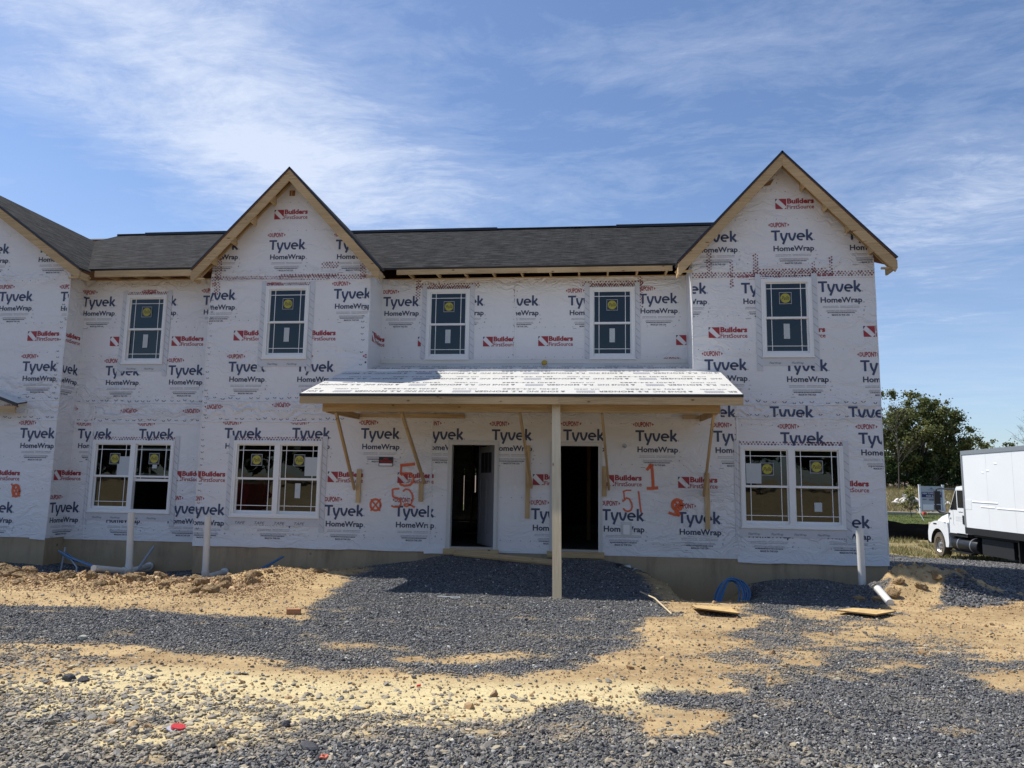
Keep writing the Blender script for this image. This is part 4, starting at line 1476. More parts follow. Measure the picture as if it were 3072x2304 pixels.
def gable(xc, half, ridge_z, slope, yfront, eave_y, eave_z, msl, left_face, right_face, name):
    """cross gable roof with rake boards; main roof plane is z = eave_z + msl*(y-eave_y)"""
    g = MB()
    ze = ridge_z - slope * half
    vy = lambda z: max(yfront + .3, eave_y + (z - eave_z) / msl)
    cs = 1 / math.sqrt(1 + slope * slope)
    for sd in (-1, 1):
        slab(g, [(xc, yfront, ridge_z), (xc + sd * half, yfront, ze), (xc + sd * half, vy(ze) + .02, ze), (xc, vy(ridge_z) + .02, ridge_z)], .04, 'shingles', 'soffit board', 'drip edge')
    G_ = g.build('gable_roof', HOUSE)
    fb = MB()
    dz = .062
    for sd in (-1, 1):
        # rake board under the roof edge, front face a little behind it
        p0 = Vector((xc, yfront + .035, ridge_z - dz))
        p1 = Vector((xc + sd * half, yfront + .035, ze - dz))
        wv = .165 / cs
        prof = [p0, p1 + Vector((-sd * .02, 0, 0)), p1 + Vector((-sd * .02, 0, -wv * .62)), p1 + Vector((-sd * .06, 0, -wv + .02)), p0 + Vector((0, 0, -wv))]
        off = -0.002 * sd
        uvd = (p1 - p0).normalized()
        A_ = [q + Vector((0, -.019 + off, 0)) for q in prof]
        B_ = [q + Vector((0, .019 + off, 0)) for q in prof]
        uvs = [((q - p0).dot(uvd) + 7 * sd + xc, (q - p0).dot(Vector((0, 0, 1)))) for q in prof]
        if sd > 0:
            fb.face(A_[::-1], 'lumber', uvs[::-1])
            fb.face(B_, 'lumber', uvs)
        else:
            fb.face(A_, 'lumber', uvs)
            fb.face(B_[::-1], 'lumber', uvs[::-1])
        for i in range(5):
            j = (i + 1) % 5
            fb.face([A_[i], A_[j], B_[j], B_[i]], 'lumber', [uvs[i], uvs[j], uvs[j], uvs[i]])
    fb.build('rake_board', G_)
    lo_ = MB()
    wv = .15 / cs
    for sd in (-1, 1):
        n = 5
        for k in range(1, n):
            f_ = k / n
            x = xc + sd * half * f_
            z = ridge_z - slope * half * f_ - .075
            d = Vector((sd, 0, -slope)).normalized()
            lo_.obox((x + d.x * 0, (yfront + .056 - .003) / 2 - .0, z - wv / 2 + .005), Vector((0, (abs(yfront) - .062) / 2, 0)), Vector((0, 0, wv / 2 - .012)), d * .019, 'lumber')
        # inner board against the wall
        p0 = Vector((xc + sd * .03, -.028, ridge_z - .085 - .07))
        p1 = Vector((xc + sd * half, -.028, ze - .085 - .07))
        lo_.board(p0, p1, .045, .03, 'lumber', up=(0, 0, 1))
        # short level return at the foot of the rake
        lo_.board((xc + sd * (half - .05), yfront + .06, ze - .15), (xc + sd * (half - .05), vy(ze) + .05, ze - .15), .15, .036, 'lumber', up=(0, 0, 1))
        lo_.board((xc + sd * (half - .075), yfront + .07, ze - .20), (xc + sd * (half - .30), yfront + .07, ze - .20), .036, .05, 'lumber', up=(0, 0, 1))
    lo_.build('lookout', G_)
    return G_


GHALF = 2.06
gable(LGX, GHALF, 8.01, GS, -.36, EL[0], EL[1], sL, 1, 1, 'left')
gable(RGX, GHALF, 8.01, GS, -.36, EM[0], EM[1], sM, 1, 1, 'right')
gable(FGX, 2.98, 7.98, 0.705, -.36, EL[0], EL[1], sL, 1, 1, 'far')

# level eaves: fascia boards and rafter tails
for (xa, xb, ye, ze, yw, fw, zw) in ((XM + .43, XR - .33, EM[0], EM[1], YM, .105, 5.885), (X0 + .50, XL - .30, EL[0], EL[1], YL, .14, 5.855)):
    gap = .61
    e = MB()
    nseg = 2
    xs = [xa, xa + (xb - xa) * .52, xb]
    for i in range(nseg):
        e.board((xs[i] + .001, ye + .012, ze - .046 - fw / 2 - .003 * i), (xs[i + 1] - .001, ye + .012, ze - .046 - fw / 2 - .003 * i), fw, .036, 'lumber')
    F_ = e.build('fascia', HOUSE)
    k = 0
    x = xa + .25
    while x < xb:
        r_ = MB()
        r_.board((x, ye + .032, ze - .046 - fw + .045), (x, yw + .3, zw + .05), .07, .036, 'lumber')
        r_.build('rafter_tail', F_)
        x += gap
    s2 = MB()
    s2.board((xa - .3, yw - .014, zw - .012), (xb + .3, yw - .014, zw - .012), .024, .02, 'lumber')
    s2.build('nailer', F_)

# ---- porch roofs
PS = 0.33


def porch(x0, x1, recess, yfront, nm):
    zt = lambda y: 3.675 + PS * y
    p = MB()
    slab(p, [(x0, yfront, zt(yfront)), (x1, yfront, zt(yfront)), (x1, -.004, zt(-.004)), (x0, -.004, zt(-.004))], .03, 'underlayment', 'osb sheathing', 'drip edge')
    if recess:
        slab(p, [(recess[0] + .004, -.0035, zt(-.004) + .001), (recess[1] - .004, -.0035, zt(-.004) + .001), (recess[1] - .004, YM - .004, zt(YM)), (recess[0] + .004, YM - .004, zt(YM))], .03, 'underlayment', 'osb sheathing', 'drip edge')
        # the membrane laps up the wall
        p.box(recess[0] + .01, recess[1] - .01, YM - .012, YM - .004, zt(YM) + .002, zt(YM) + .09, 'underlayment')
    cs = 1 / math.sqrt(1 + PS * PS)

    def pr(u, v, lay):
        y = yfront + v * cs
        return (u, y, zt(y) + .003 + lay)
    random.seed(5)
    rowv, r_ = .13, 0
    while rowv < 2.95:
        kind = r_ % 2
        lo_, hi_ = (x0 + .04, x1 - .04) if rowv + .2 < -yfront / cs - .05 else (recess[0] + .05, recess[1] - .05)
        u = x0 - .4 + (0.61 * r_) % 1.3
        stp = 2.15
        if kind == 0:
            it_ = [('black ink', fit_text('R.S. MONGER', .0, -.15, .84, .125, .016)), ('black ink', fit_text('& SONS INC', -.74, -.15, .66, .125, .016)),
                   ('grey ink', [rect(.90, -.17, 1.22, -.02)] + [rect(.90 + k_ * .04, -.015, .92 + k_ * .04, .01) for k_ in range(8)])]
        else:
            it_ = [('black ink', fit_text('(540) 434-3882', 0, -.11, .98, .105, .014)), ('black ink', fit_text('OR (888)', -.72, -.09, .44, .08, .01))]
        while u < x1 + 1:
            for mat, polys in it_:
                for q in polys:
                    # lettering is upside down when seen from the ground
                    w_ = [(u - a, rowv - b_) for a, b_ in q]
                    if min(a for a, _ in w_) < lo_ or max(a for a, _ in w_) > hi_:
                        continue
                    p.face([pr(a, b_, 0) for a, b_ in w_], mat)
            u += stp
        rowv += .36 if kind else .26
        r_ += 1
    PR = p.build('porch_roof', HOUSE)
    f_ = MB()
    zf = zt(yfront)
    xm = x0 + (x1 - x0) * .60
    f_.board((x0, yfront + .022, zf - .034 - .07), (xm, yfront + .022, zf - .034 - .07), .138, .038, 'lumber')
    f_.board((xm + .002, yfront + .0225, zf - .036 - .07), (x1, yfront + .0225, zf - .036 - .07), .138, .038, 'lumber')
    f_.build('porch_fascia', PR)
    de = MB()
    de.box(x0 - .005, x1 + .005, yfront - .008, yfront - .001, zf - .046, zf + .004, 'drip edge')
    de.build('drip_edge', PR)
    bm = MB()
    xb0, xb1 = x0 + .31, x1 - .32
    yb = yfront + .34
    bm.board((xb0, yb, 2.745), (xb1, yb, 2.745), .17, .076, 'lumber')
    bm.build('porch_beam', PR)
    rf = MB()
    n = max(2, int((x1 - x0 - .62) / .61))
    for k in range(n + 1):
        x = xb0 + .02 + (xb1 - xb0 - .04) * k / n
        rf.board((x, yfront + .046, zf - .034 - .065), (x, -.006, zt(0) - .034 - .065), .125, .038, 'lumber')
    for x in (x0 + .02, x1 - .02):
        rf.board((x, yfront + .046, zf - .034 - .065), (x, -.006, zt(0) - .034 - .065), .125, .036, 'lumber')
    rf.build('porch_rafter', PR)
    # level ties from the beam ends back to the wall, with ledger strips
    for q0, q1, w_ in (((xb0 + .05, yb + .04, 2.70), (xb0 + .05, -.012, 2.74), .12), ((xb1 - .05, yb + .04, 2.70), (xb1 - .05, -.012, 2.74), .12),
                       ((xb0 + .09, -.031, 2.77), (xb0 + 2.25, -.031, 2.75), .085), ((xb1 - .40, -.031, 2.77), (xb1 - .09, -.031, 2.77), .085)):
        tb = MB()
        tb.board(q0, q1, w_, .038, 'lumber')
        tb.build('porch_tie', PR)
    return PR


PORCH = porch(-4.40, 3.17, (XM, XR), -2.22, 'main')
# entry roof of the next unit, sloping down to the right; only its corner shows
m2 = MB()
FXE, FZE, FS, FY = -11.42, 2.955, .34, -.28
sl2 = lambda x: FZE + FS * (FXE - x)
slab(m2, [(-15.5, FY, sl2(-15.5)), (FXE, FY, FZE), (FXE, -.02, FZE + .06), (-15.5, -.02, sl2(-15.5) + .06)], .03, 'underlayment', 'osb sheathing', 'drip edge')
NP = m2.build('porch_roof', HOUSE)
m2 = MB()
m2.board((-15.4, FY + .01, sl2(-15.4) - .035), (FXE - .005, FY + .01, FZE - .035), .06, .03, 'drip edge')
m2.build('drip_edge', NP)
m2 = MB()
m2.board((-15.4, FY + .04, FZE - .13), (FXE - .06, FY + .04, FZE - .13), .15, .04, 'lumber')
m2.build('porch_fascia', NP)
# raking props that hold the porch beam, each with a cleat nailed to the wall
BR = [((-3.86, 2.66), (-4.05, 1.28), (-4.00, 1.67, 1.00)), ((-2.66, 2.66), (-2.62, 1.42), (-2.67, 1.42, 1.05)), ((-.55, 2.66), (-.475, 1.37), (-.535, 2.18, .76)),
      ((.87, 2.66), (1.03, 1.36), (.96, 1.79, 1.21)), ((2.75, 2.66), (2.82, 1.27), (2.87, 1.69, .63))]
for (xt, zt_), (xb_, zb2), (xc_, c0, c1_) in BR:
    b_ = MB()
    sgn = 1 if xc_ > xb_ else -1
    b_.board((xt, -1.86, zt_), (xb_ - .0, -.06, zb2), .085, .038, 'lumber')
    B_ = b_.build('porch_prop', HOUSE)
    c_ = MB()
    c_.board((xc_ + .022 * sgn, -.026, c0), (xc_ + .022 * sgn, -.026, c1_), .088, .038, 'lumber', up=(1, 0, 0))
    c_.build('cleat', B_)

# post under the beam, kicked out at the foot
pt = MB()
pt.board((.09, -1.99, 2.83), (.175, -2.98, -.36), .14, .085, 'lumber pale', up=(1, 0, 0))
po = pt.build('support_post', None, loc=(.175, -2.98, -.33))
tag(po, 'tall pale timber post standing in the gravel and propping the middle of the porch beam', 'post')

# warning sign on the wrap
ns = empty('warning_sign', (-3.435, 0, 1.83))
tag(ns, 'small black and red no trespassing sign fixed to the wrapped wall beside the orange 5', 'sign')
q = MB()
q.box(-3.582, -3.288, -.014, -.010, 1.735, 1.922, 'black')
q.build('sign_plate', ns)
q = MB()
q.box(-3.570, -3.300, -.0155, -.0142, 1.745, 1.792, 'sign white')
q.build('blank_strip', ns)
q = MB()
for p in fit_text('NO', -3.485, 1.865, .10, .042, .02) + fit_text('TRESPASSING', -3.565, 1.805, .26, .046, .014):
    q.face([(a, -.0156, z) for a, z in p], 'red sign')
q.build('lettering', ns)

# yellow rag ball on the porch roof
rb = MB()
vs, fs = [], []
for i in range(7):
    for j in range(12):
        th, ph = math.pi * i / 6, 2 * math.pi * j / 12
        r_ = .062 * (1 + .18 * math.sin(3 * ph + i) * math.sin(th))
        vs.append((-.30 + r_ * math.sin(th) * math.cos(ph), .72 + r_ * math.sin(th) * math.sin(ph), 3.675 + PS * .72 + .05 + r_ * .9 * math.cos(th)))
for i in range(6):
    for j in range(12):
        fs.append((i * 12 + j, (i + 1) * 12 + j, (i + 1) * 12 + (j + 1) % 12, i * 12 + (j + 1) % 12))
rb.mesh(vs, fs, 'yellow rag', True)
tag(rb.build('yellow_rag', None, loc=(-.3, .72, 3.9)), 'crumpled yellow lump lying at the top of the porch roof against the wall', 'rag')

# ------------------------------------------------------------------ terrain
def vnoise(x, y, seed=0):
    """smooth value noise, vectorised"""
    xi, yi = np.floor(x).astype(np.int64), np.floor(y).astype(np.int64)
    fx, fy = x - xi, y - yi
    fx, fy = fx * fx * (3 - 2 * fx), fy * fy * (3 - 2 * fy)

    def hsh(a, b_):
        h = (a * 374761393 + b_ * 668265263 + seed * 982451653) & 0x7fffffff
        h = ((h ^ (h >> 13)) * 1274126177) & 0x7fffffff
        return ((h ^ (h >> 16)) & 0xffff) / 65535.0
    return (hsh(xi, yi) * (1 - fx) + hsh(xi + 1, yi) * fx) * (1 - fy) + (hsh(xi, yi + 1) * (1 - fx) + hsh(xi + 1, yi + 1) * fx) * fy


def fbm(x, y, seed=0, oct_=4, gain=0.55):
    a, s_, tot = 1.0, np.zeros_like(x, dtype=float), 0.0
    for k in range(oct_):
        s_ = s_ + a * vnoise(x * 2 ** k + 13.7 * k, y * 2 ** k - 7.1 * k, seed + k)
        tot += a
        a *= gain
    return s_ / tot


def sstep(a, b_, x):
    t_ = np.clip((x - a) / (b_ - a), 0, 1)
    return t_ * t_ * (3 - 2 * t_)


WX = [-40, -12, -10.7, -9.5, -8.2, -7.4, -6.5, -5.97, -5.2, -4.62, -4.0, -3.2, -2.74, -2.2, -.9, .3, .9, 1.3, 1.76, 2.02, 2.3, 3.1, 3.6, 4.2, 4.8, 5.4, 5.9, 6.2, 6.6, 7.2, 8.2, 60]
WZ = [-.34, -.36, -.42, -.6, -.58, -.48, -.52, -.47, -.27, -.36, -.29, -.18, -.12, .0, .0, .01, .0, -.09, -.24, -.44, -.74, -.80, -.36, -.27, -.26, -.42, -.45, -.32, -.22, -.26, -.36, -.36]
BY = [-900, -120, -60, -30, -22, 0, 5, 10, 15, 19, 22, 30, 38, 41, 43, 50, 60, 80, 140, 900]
BZ = [6, 2.0, .35, -.25, -.3, -.31, -.48, -.80, -1.12, -1.03, -.9, -.62, -.42, -.3, -.16, .55, 1.62, 2.0, 3, 12]


def height(x, y):
    base = np.interp(y, BY, BZ)
    wz = np.interp(x, WX, WZ)
    a = np.interp(x, [-12, -6, -5, -3, -2, 1, 1.9, 2.1, 3.2, 3.6, 5.4, 6, 8], [1.0, 1.0, .2, .2, .1, .1, .3, 1.5, 1.6, .5, .4, .1, .1])
    b_ = np.interp(x, [-12, -6, -5, -3, -2, 1, 1.9, 2.1, 3.2, 3.6, 5.4, 6, 8], [2.2, 2.2, 2.1, 2.6, 3.0, 3.0, 2.9, 2.8, 2.6, 2.0, 1.8, 1.2, 1.5])
    pr_ = np.where(y < 0, 1 - sstep(a, b_, -y), np.clip(1 - y / 3.0, 0, 1))
    h = base + (wz - (-.31)) * pr_
    lump = fbm(x * 2.6, y * 2.6, 5, 5, .6) - .5
    fine = fbm(x * 9, y * 9, 9, 4, .6) - .5
    # heap of clods along the left trench
    yc = -2.8 + .25 * np.sin(x * 1.3)
    rg = np.exp(-((y - yc) / .55) ** 2) * sstep(-4.9, -6.0, x)
    h = h + rg * (.03 + .26 * lump + .16 * fine)
    sp2 = np.exp(-((y - yc + .6) / .6) ** 2) * sstep(-4.6, -6.2, x)
    h = h + sp2 * (.03 + .05 * fine)
    # rounded dirt mound left of the ramp, dirt pile at the right corner, gravel heap
    for mx_, my_, rx, ry, hh_, lu in ((-4.7, -1.5, 1.0, .75, .17, .12), (6.15, -1.15, .72, .55, .44, .34), (6.95, -.75, .55, .5, .24, .26), (4.55, -1.1, 1.0, .75, .10, .05), (5.45, -1.75, .28, .22, .10, .2), (2.0, -1.5, .35, .8, .10, .2)):
        h = h + np.exp(-((x - mx_) / rx) ** 2 - ((y - my_) / ry) ** 2) * (hh_ + lu * (lump + fine * .6))
    near = sstep(14, 6, np.abs(x)) * sstep(-16, -11, y) * sstep(6, 0, y)
    h = h + near * ((fbm(x * .8, y * .8, 21, 3) - .5) * .06 + fine * .018)
    tr_ = np.exp(-((y + 7.0 + .12 * x) / .5) ** 2) + np.exp(-((y + 5.2 + .05 * x) / .4) ** 2)
    h = h - near * .02 * tr_
    far = sstep(16, 40, y)
    h = h + far * (fbm(x * .12, y * .12, 31, 3) - .5) * .5
    return h


def pip(poly, x, y):
    """signed distance to a polygon, negative inside"""
    P_ = np.array(poly)
    d = np.full(x.shape, 1e9)
    ins = np.zeros(x.shape, bool)
    n = len(P_)
    for i in range(n):
        a, b_ = P_[i], P_[(i + 1) % n]
        e = b_ - a
        wx, wy = x - a[0], y - a[1]
        t_ = np.clip((wx * e[0] + wy * e[1]) / (e @ e + 1e-12), 0, 1)
        d = np.minimum(d, (wx - e[0] * t_) ** 2 + (wy - e[1] * t_) ** 2)
        c1 = (a[1] > y) != (b_[1] > y)
        with np.errstate(divide='ignore', invalid='ignore'):
            xx = (b_[0] - a[0]) * (y - a[1]) / (b_[1] - a[1] + 1e-15) + a[0]
        ins ^= c1 & (x < xx)
    return np.where(ins, -1, 1) * np.sqrt(d)


def grass_y(x):
    return np.clip(16.3 - (x - 12.0) * 1.2, 13.5, 16.6)


def masks(x, y):
    nz = fbm(x * 1.7, y * 2.6, 41, 5, .62) - .5
    nf = fbm(x * 5.5, y * 8.0, 47, 4, .65) - .5
    g = np.ones_like(x)
    act = (y < 3) & (y > -14) & (np.abs(x) < 16)
    xa, ya = x[act], y[act]
    dm = np.full(xa.shape, 9.0)
    for p in DIRT:
        dm = np.minimum(dm, pip(p, xa, ya))
    hm = np.full(xa.shape, 9.0)
    for p in HALF:
        hm = np.minimum(hm, pip(p, xa, ya))
    pm = np.full(xa.shape, 9.0)
    for p in PALE:
        pm = np.minimum(pm, pip(p, xa, ya))
    n_, f_ = nz[act], nf[act]
    gg = sstep(-.17, .24, dm + .55 * n_ + .42 * f_)
    half = sstep(.15, -.25, hm + .3 * n_)
    gg = gg * (1 - half) + half * np.clip(.42 + 2.0 * n_ + 1.3 * f_ + .25 * (gg - .5), 0, 1)
    # scattered thin dirt showing through the gravel
    gg = np.clip(gg - sstep(.12, .25, n_ + .4 * f_) * .5 * sstep(-3.2, -4.5, ya), 0, 1)
    g[act] = gg
    pale = np.zeros_like(x)
    pale[act] = sstep(.2, -.4, pm + .5 * n_)
    out_ = (y > grass_y(x)) | (x > 19) | (y < -16)
    straw = np.where(out_ & (y < 23) & (y > -16), 1.0, 0.0)
    lawn = np.where((y >= 23) & (y < 41.5), 1.0, 0.0)
    weeds = sstep(41, 42.5, y)
    g = np.where(out_, 0.0, g)
    return g, lawn, straw, weeds, pale


def lines(segs):
    o_ = []
    for a, b_, st_ in segs:
        o_ += list(np.arange(a, b_ - 1e-6, st_))
    o_.append(segs[-1][1])
    return np.array(o_)


gx = lines([(-900, -200, 100), (-200, -60, 20), (-60, -14, 2), (-14, -11, .2), (-11, 8, .062), (8, 16, .16), (16, 60, 1.5), (60, 200, 14), (200, 900, 100)])
gy = lines([(-900, -120, 80), (-120, -20, 5), (-20, -11, .6), (-11, .4, .062), (.4, 4, .2), (4, 24, .5), (24, 70, 1.0), (70, 200, 10), (200, 900, 100)])
GX, GY = np.meshgrid(gx, gy)
GZ = height(GX, GY)
nx, ny = len(gx), len(gy)


def np_mesh(name, verts, quads, mat, attrs=None, parent=None, loc=(0, 0, 0), smooth=True, tri=False, link=True):
    me = bpy.data.meshes.new(name)
    k = quads.shape[1]
    me.vertices.add(len(verts))
    me.vertices.foreach_set('co', np.asarray(verts - np.array(loc), dtype=np.float32).ravel())
    me.loops.add(quads.size)
    me.loops.foreach_set('vertex_index', quads.astype(np.int32).ravel())
    me.polygons.add(len(quads))
    me.polygons.foreach_set('loop_start', np.arange(0, quads.size, k, dtype=np.int32))
    me.polygons.foreach_set('use_smooth', np.full(len(quads), smooth, dtype=bool))
    me.materials.append(MATS[mat])
    for an, (typ, dom, vals) in (attrs or {}).items():
        a_ = me.attributes.new(an, typ, dom)
        a_.data.foreach_set('color' if 'COLOR' in typ else 'value', np.asarray(vals, dtype=np.float32).ravel())
    me.update(calc_edges=True)
    me.validate()
    ob = bpy.data.objects.new(name, me)
    if link:
        COL.objects.link(ob)
    if parent is not None:
        ob.parent = parent
    else:
        ob.location = loc
    ORG[ob.name] = tuple(loc)
    return ob


V = np.stack([GX, GY, GZ], -1).reshape(-1, 3)
I, J = np.meshgrid(np.arange(nx - 1), np.arange(ny - 1))
q0 = (J * nx + I).ravel()
quads = np.stack([q0, q0 + 1, q0 + nx + 1, q0 + nx], 1)
g_, lawn_, straw_, weeds_, pale_ = masks(V[:, 0], V[:, 1])
zc_ = np.stack([g_, lawn_, straw_, np.ones_like(g_)], 1)
gr_ob = np_mesh('ground', V, quads, 'site ground', {'zones': ('FLOAT_COLOR', 'POINT', zc_), 'weeds': ('FLOAT', 'POINT', weeds_), 'pale': ('FLOAT', 'POINT', pale_)})
tag(gr_ob, kind='structure')


# ------------------------------------------------------------------ crushed stone
_g = (1 + 5 ** .5) / 2
CUBE = np.array([(-1, _g, 0), (1, _g, 0), (-1, -_g, 0), (1, -_g, 0), (0, -1, _g), (0, 1, _g), (0, -1, -_g), (0, 1, -_g), (_g, 0, -1), (_g, 0, 1), (-_g, 0, -1), (-_g, 0, 1)]) / 1.902
CQ = np.array([(0, 11, 5), (0, 5, 1), (0, 1, 7), (0, 7, 10), (0, 10, 11), (1, 5, 9), (5, 11, 4), (11, 10, 2), (10, 7, 6), (7, 1, 8), (3, 9, 4), (3, 4, 2), (3, 2, 6), (3, 6, 8), (3, 8, 9), (4, 9, 5), (2, 4, 11), (6, 2, 10), (8, 6, 7), (9, 8, 1)])


def stones(name, xy, size, flat, tone, mat, sink=.25, tilt=.5, dust=None):
    N = len(xy)
    v = np.repeat(CUBE[None], N, 0) * RNG.uniform(.55, 1.25, (N, 12, 1)) * RNG.uniform(.85, 1.15, (N, 12, 3))
    sc = np.stack([size * RNG.uniform(.75, 1.35, N), size * RNG.uniform(.6, 1.0, N), size * flat * RNG.uniform(.7, 1.3, N)], 1) * .5
    v = v * sc[:, None, :]
    ta, tb, tcc = RNG.normal(0, tilt, N), RNG.normal(0, tilt, N), RNG.uniform(0, 6.283, N)
    for a_, (i, j) in ((ta, (1, 2)), (tb, (0, 2)), (tcc, (0, 1))):
        ca, sa = np.cos(a_)[:, None], np.sin(a_)[:, None]
        p, q_ = v[:, :, i].copy(), v[:, :, j].copy()
        v[:, :, i], v[:, :, j] = p * ca - q_ * sa, p * sa + q_ * ca
    z = height(xy[:, 0], xy[:, 1])
    v[:, :, 0] += xy[:, 0:1]
    v[:, :, 1] += xy[:, 1:2]
    v[:, :, 2] += (z + sc[:, 2] * (1 - 2 * sink))[:, None]
    Q = (CQ[None] + (np.arange(N) * 12)[:, None, None]).reshape(-1, 3)
    ob = np_mesh(name, v.reshape(-1, 3), Q, mat, {'tone': ('FLOAT', 'FACE', np.repeat(tone, 20)), 'dust': ('FLOAT', 'FACE', np.repeat(np.zeros(N) if dust is None else dust, 20))}, smooth=False)
    tag(ob, kind='stuff')
    return ob


def in_view(x, y, mar=.5):
    fx, fy = math.sin(YAW), math.cos(YAW)
    dx, dy = x - CAM.x, y - CAM.y
    dp = dx * fx + dy * fy
    lat = dx * fy - dy * fx
    return np.abs(lat) < dp * .74 + mar


def cand(x0, x1, y0, y1, dens):
    n = int((x1 - x0) * (y1 - y0) * dens)
    p = np.stack([RNG.uniform(x0, x1, n), RNG.uniform(y0, y1, n)], 1)
    return p[in_view(p[:, 0], p[:, 1])]


def clear_house(p):
    x, y = p[:, 0], p[:, 1]
    ins = ((y > -.03) & (x > XL) & (x < XE + .03)) | ((y > YL - .03) & (x <= XL)) | ((y > -.03) & (x < X0 + .03))
    return p[~ins]


pts = np.concatenate([cand(-6.5, 6.5, -10.6, -6.5, 3400), cand(-9, 8, -6.5, -3, 2300), cand(-12, 9, -3, .5, 1150)])
pts = clear_house(pts)
gm = masks(pts[:, 0], pts[:, 1])[0]
keep = RNG.uniform(0, 1, len(pts)) < np.clip((gm - .12) * 1.2, 0, 1) ** 1.15
pts, gm = pts[keep], gm[keep]
tn = np.clip(RNG.beta(2.0, 2.6, len(pts)) * .88, 0, 1)
tn = np.where(RNG.uniform(0, 1, len(pts)) < .05, RNG.uniform(.9, 1, len(pts)), tn)
dfront = np.clip((-8.3 - pts[:, 1]) / 2.0, 0, 1)
sz = RNG.lognormal(math.log(.0195), .33, len(pts)) * (1 + .35 * dfront)
dst = np.clip((1 - gm) * RNG.uniform(.4, 1.3, len(pts)) + .22 * RNG.beta(1, 4, len(pts)) + .25 * (fbm(pts[:, 0] * .9, pts[:, 1] * 1.4, 77, 3) - .42), 0, .85)
stones('gravel', pts, sz, .58, tn, 'crushed stone', .18, .5, dst)

pts = clear_house(np.concatenate([cand(6.1, 13, -4, 1, 700), cand(6.2, 17, 1, 17, 260)]))
gm = masks(pts[:, 0], pts[:, 1])[0]
pts = pts[gm > .45]
stones('gravel', pts, RNG.lognormal(math.log(.045), .25, len(pts)), .6, np.clip(RNG.beta(2.0, 2.6, len(pts)) * .95, 0, 1), 'crushed stone', .2, .5)

# flat dusty pieces of stone lying in the pale dirt towards the front left
pts = cand(-6, 3.2, -10.6, -7.0, 420)
g2, _, _, _, p2 = masks(pts[:, 0], pts[:, 1])
off = .3 * np.clip(-pts[:, 0] - 2, 0, 3)
lw_ = sstep(2.6, -1.5, pts[:, 0]) * sstep(-7.9, -9.3, pts[:, 1] - off)
pts = pts[RNG.uniform(0, 1, len(pts)) < lw_ * .95 + .03]
stones('flat_stones', pts, np.minimum(RNG.lognormal(math.log(.038), .42, len(pts)), .085), .34, np.clip(RNG.beta(1.5, 2.0, len(pts)), 0, 1), 'sandy stone', .3, .22, np.clip(RNG.beta(1.2, 1.8, len(pts)), 0, .8))
# loose crumbs of earth and grit on the dirt
pts = clear_house(np.concatenate([cand(-12, 9, -10.6, 0, 190), cand(-12, -4, -4.0, -.9, 900), cand(5.0, 8.2, -2.6, .3, 420)]))
g2 = masks(pts[:, 0], pts[:, 1])[0]
pts = pts[g2 < .5]
stones('earth_crumbs', pts, RNG.lognormal(math.log(.017), .5, len(pts)) * (1 + 1.1 * np.exp(-((pts[:, 1] + 2.75) / .55) ** 2) * (pts[:, 0] < -4.6)), .7, RNG.beta(1.5, 1.8, len(pts)), 'dirt crumbs', .35, .6)
pts = cand(-8, 8, -10.6, -4.0, 110)
g2 = masks(pts[:, 0], pts[:, 1])[0]
pts = pts[g2 < .6]
stones('stray_stones', pts, RNG.lognormal(math.log(.020), .45, len(pts)), .55, RNG.beta(1.3, 2.2, len(pts)), 'crushed stone', .25, .4, RNG.beta(1.2, 1.6, len(pts)) * .85)


# ------------------------------------------------------------------ single stones, clods, litter
def hz(x, y):
    return float(height(np.array([x]), np.array([y]))[0])


def rock_mesh(name, mat, seed, n=9, rough=.28, squash=(1, 1, .75), gr=.0):
    r_ = np.random.default_rng(seed)
    bumps = r_.normal(0, 1, (12, 3))
    bumps /= np.linalg.norm(bumps, axis=1)[:, None]
    amp = r_.uniform(-rough, rough, 12)
    cuts = r_.normal(0, 1, (9, 3))
    cuts /= np.linalg.norm(cuts, axis=1)[:, None]
    cd_ = r_.uniform(.62, .95, 9)
    m2 = MB()
    vs, fs = [], []
    M_ = n * 2
    for i in range(n + 1):
        for j in range(M_):
            th, ph = math.pi * i / n, 2 * math.pi * j / M_
            d = np.array([math.sin(th) * math.cos(ph), math.sin(th) * math.sin(ph), math.cos(th)])
            rr = 1 + (amp * np.clip(bumps @ d, 0, 1) ** 3).sum()
            k_ = cuts @ d
            for kk, c_ in zip(k_, cd_):
                if kk > 0.05:
                    rr = min(rr, c_ / kk)
            rr *= 1 + .05 * math.sin(7 * ph + seed) * math.sin(5 * th) + r_.normal(0, gr)
            vs.append(tuple(d * rr * np.array(squash)))
    for i in range(n):
        for j in range(M_):
            fs.append((i * M_ + j, (i + 1) * M_ + j, (i + 1) * M_ + (j + 1) % M_, i * M_ + (j + 1) % M_))
    m2.mesh(vs, fs, mat, False)
    return m2.build(name, None, loc=(0, 0, 0))


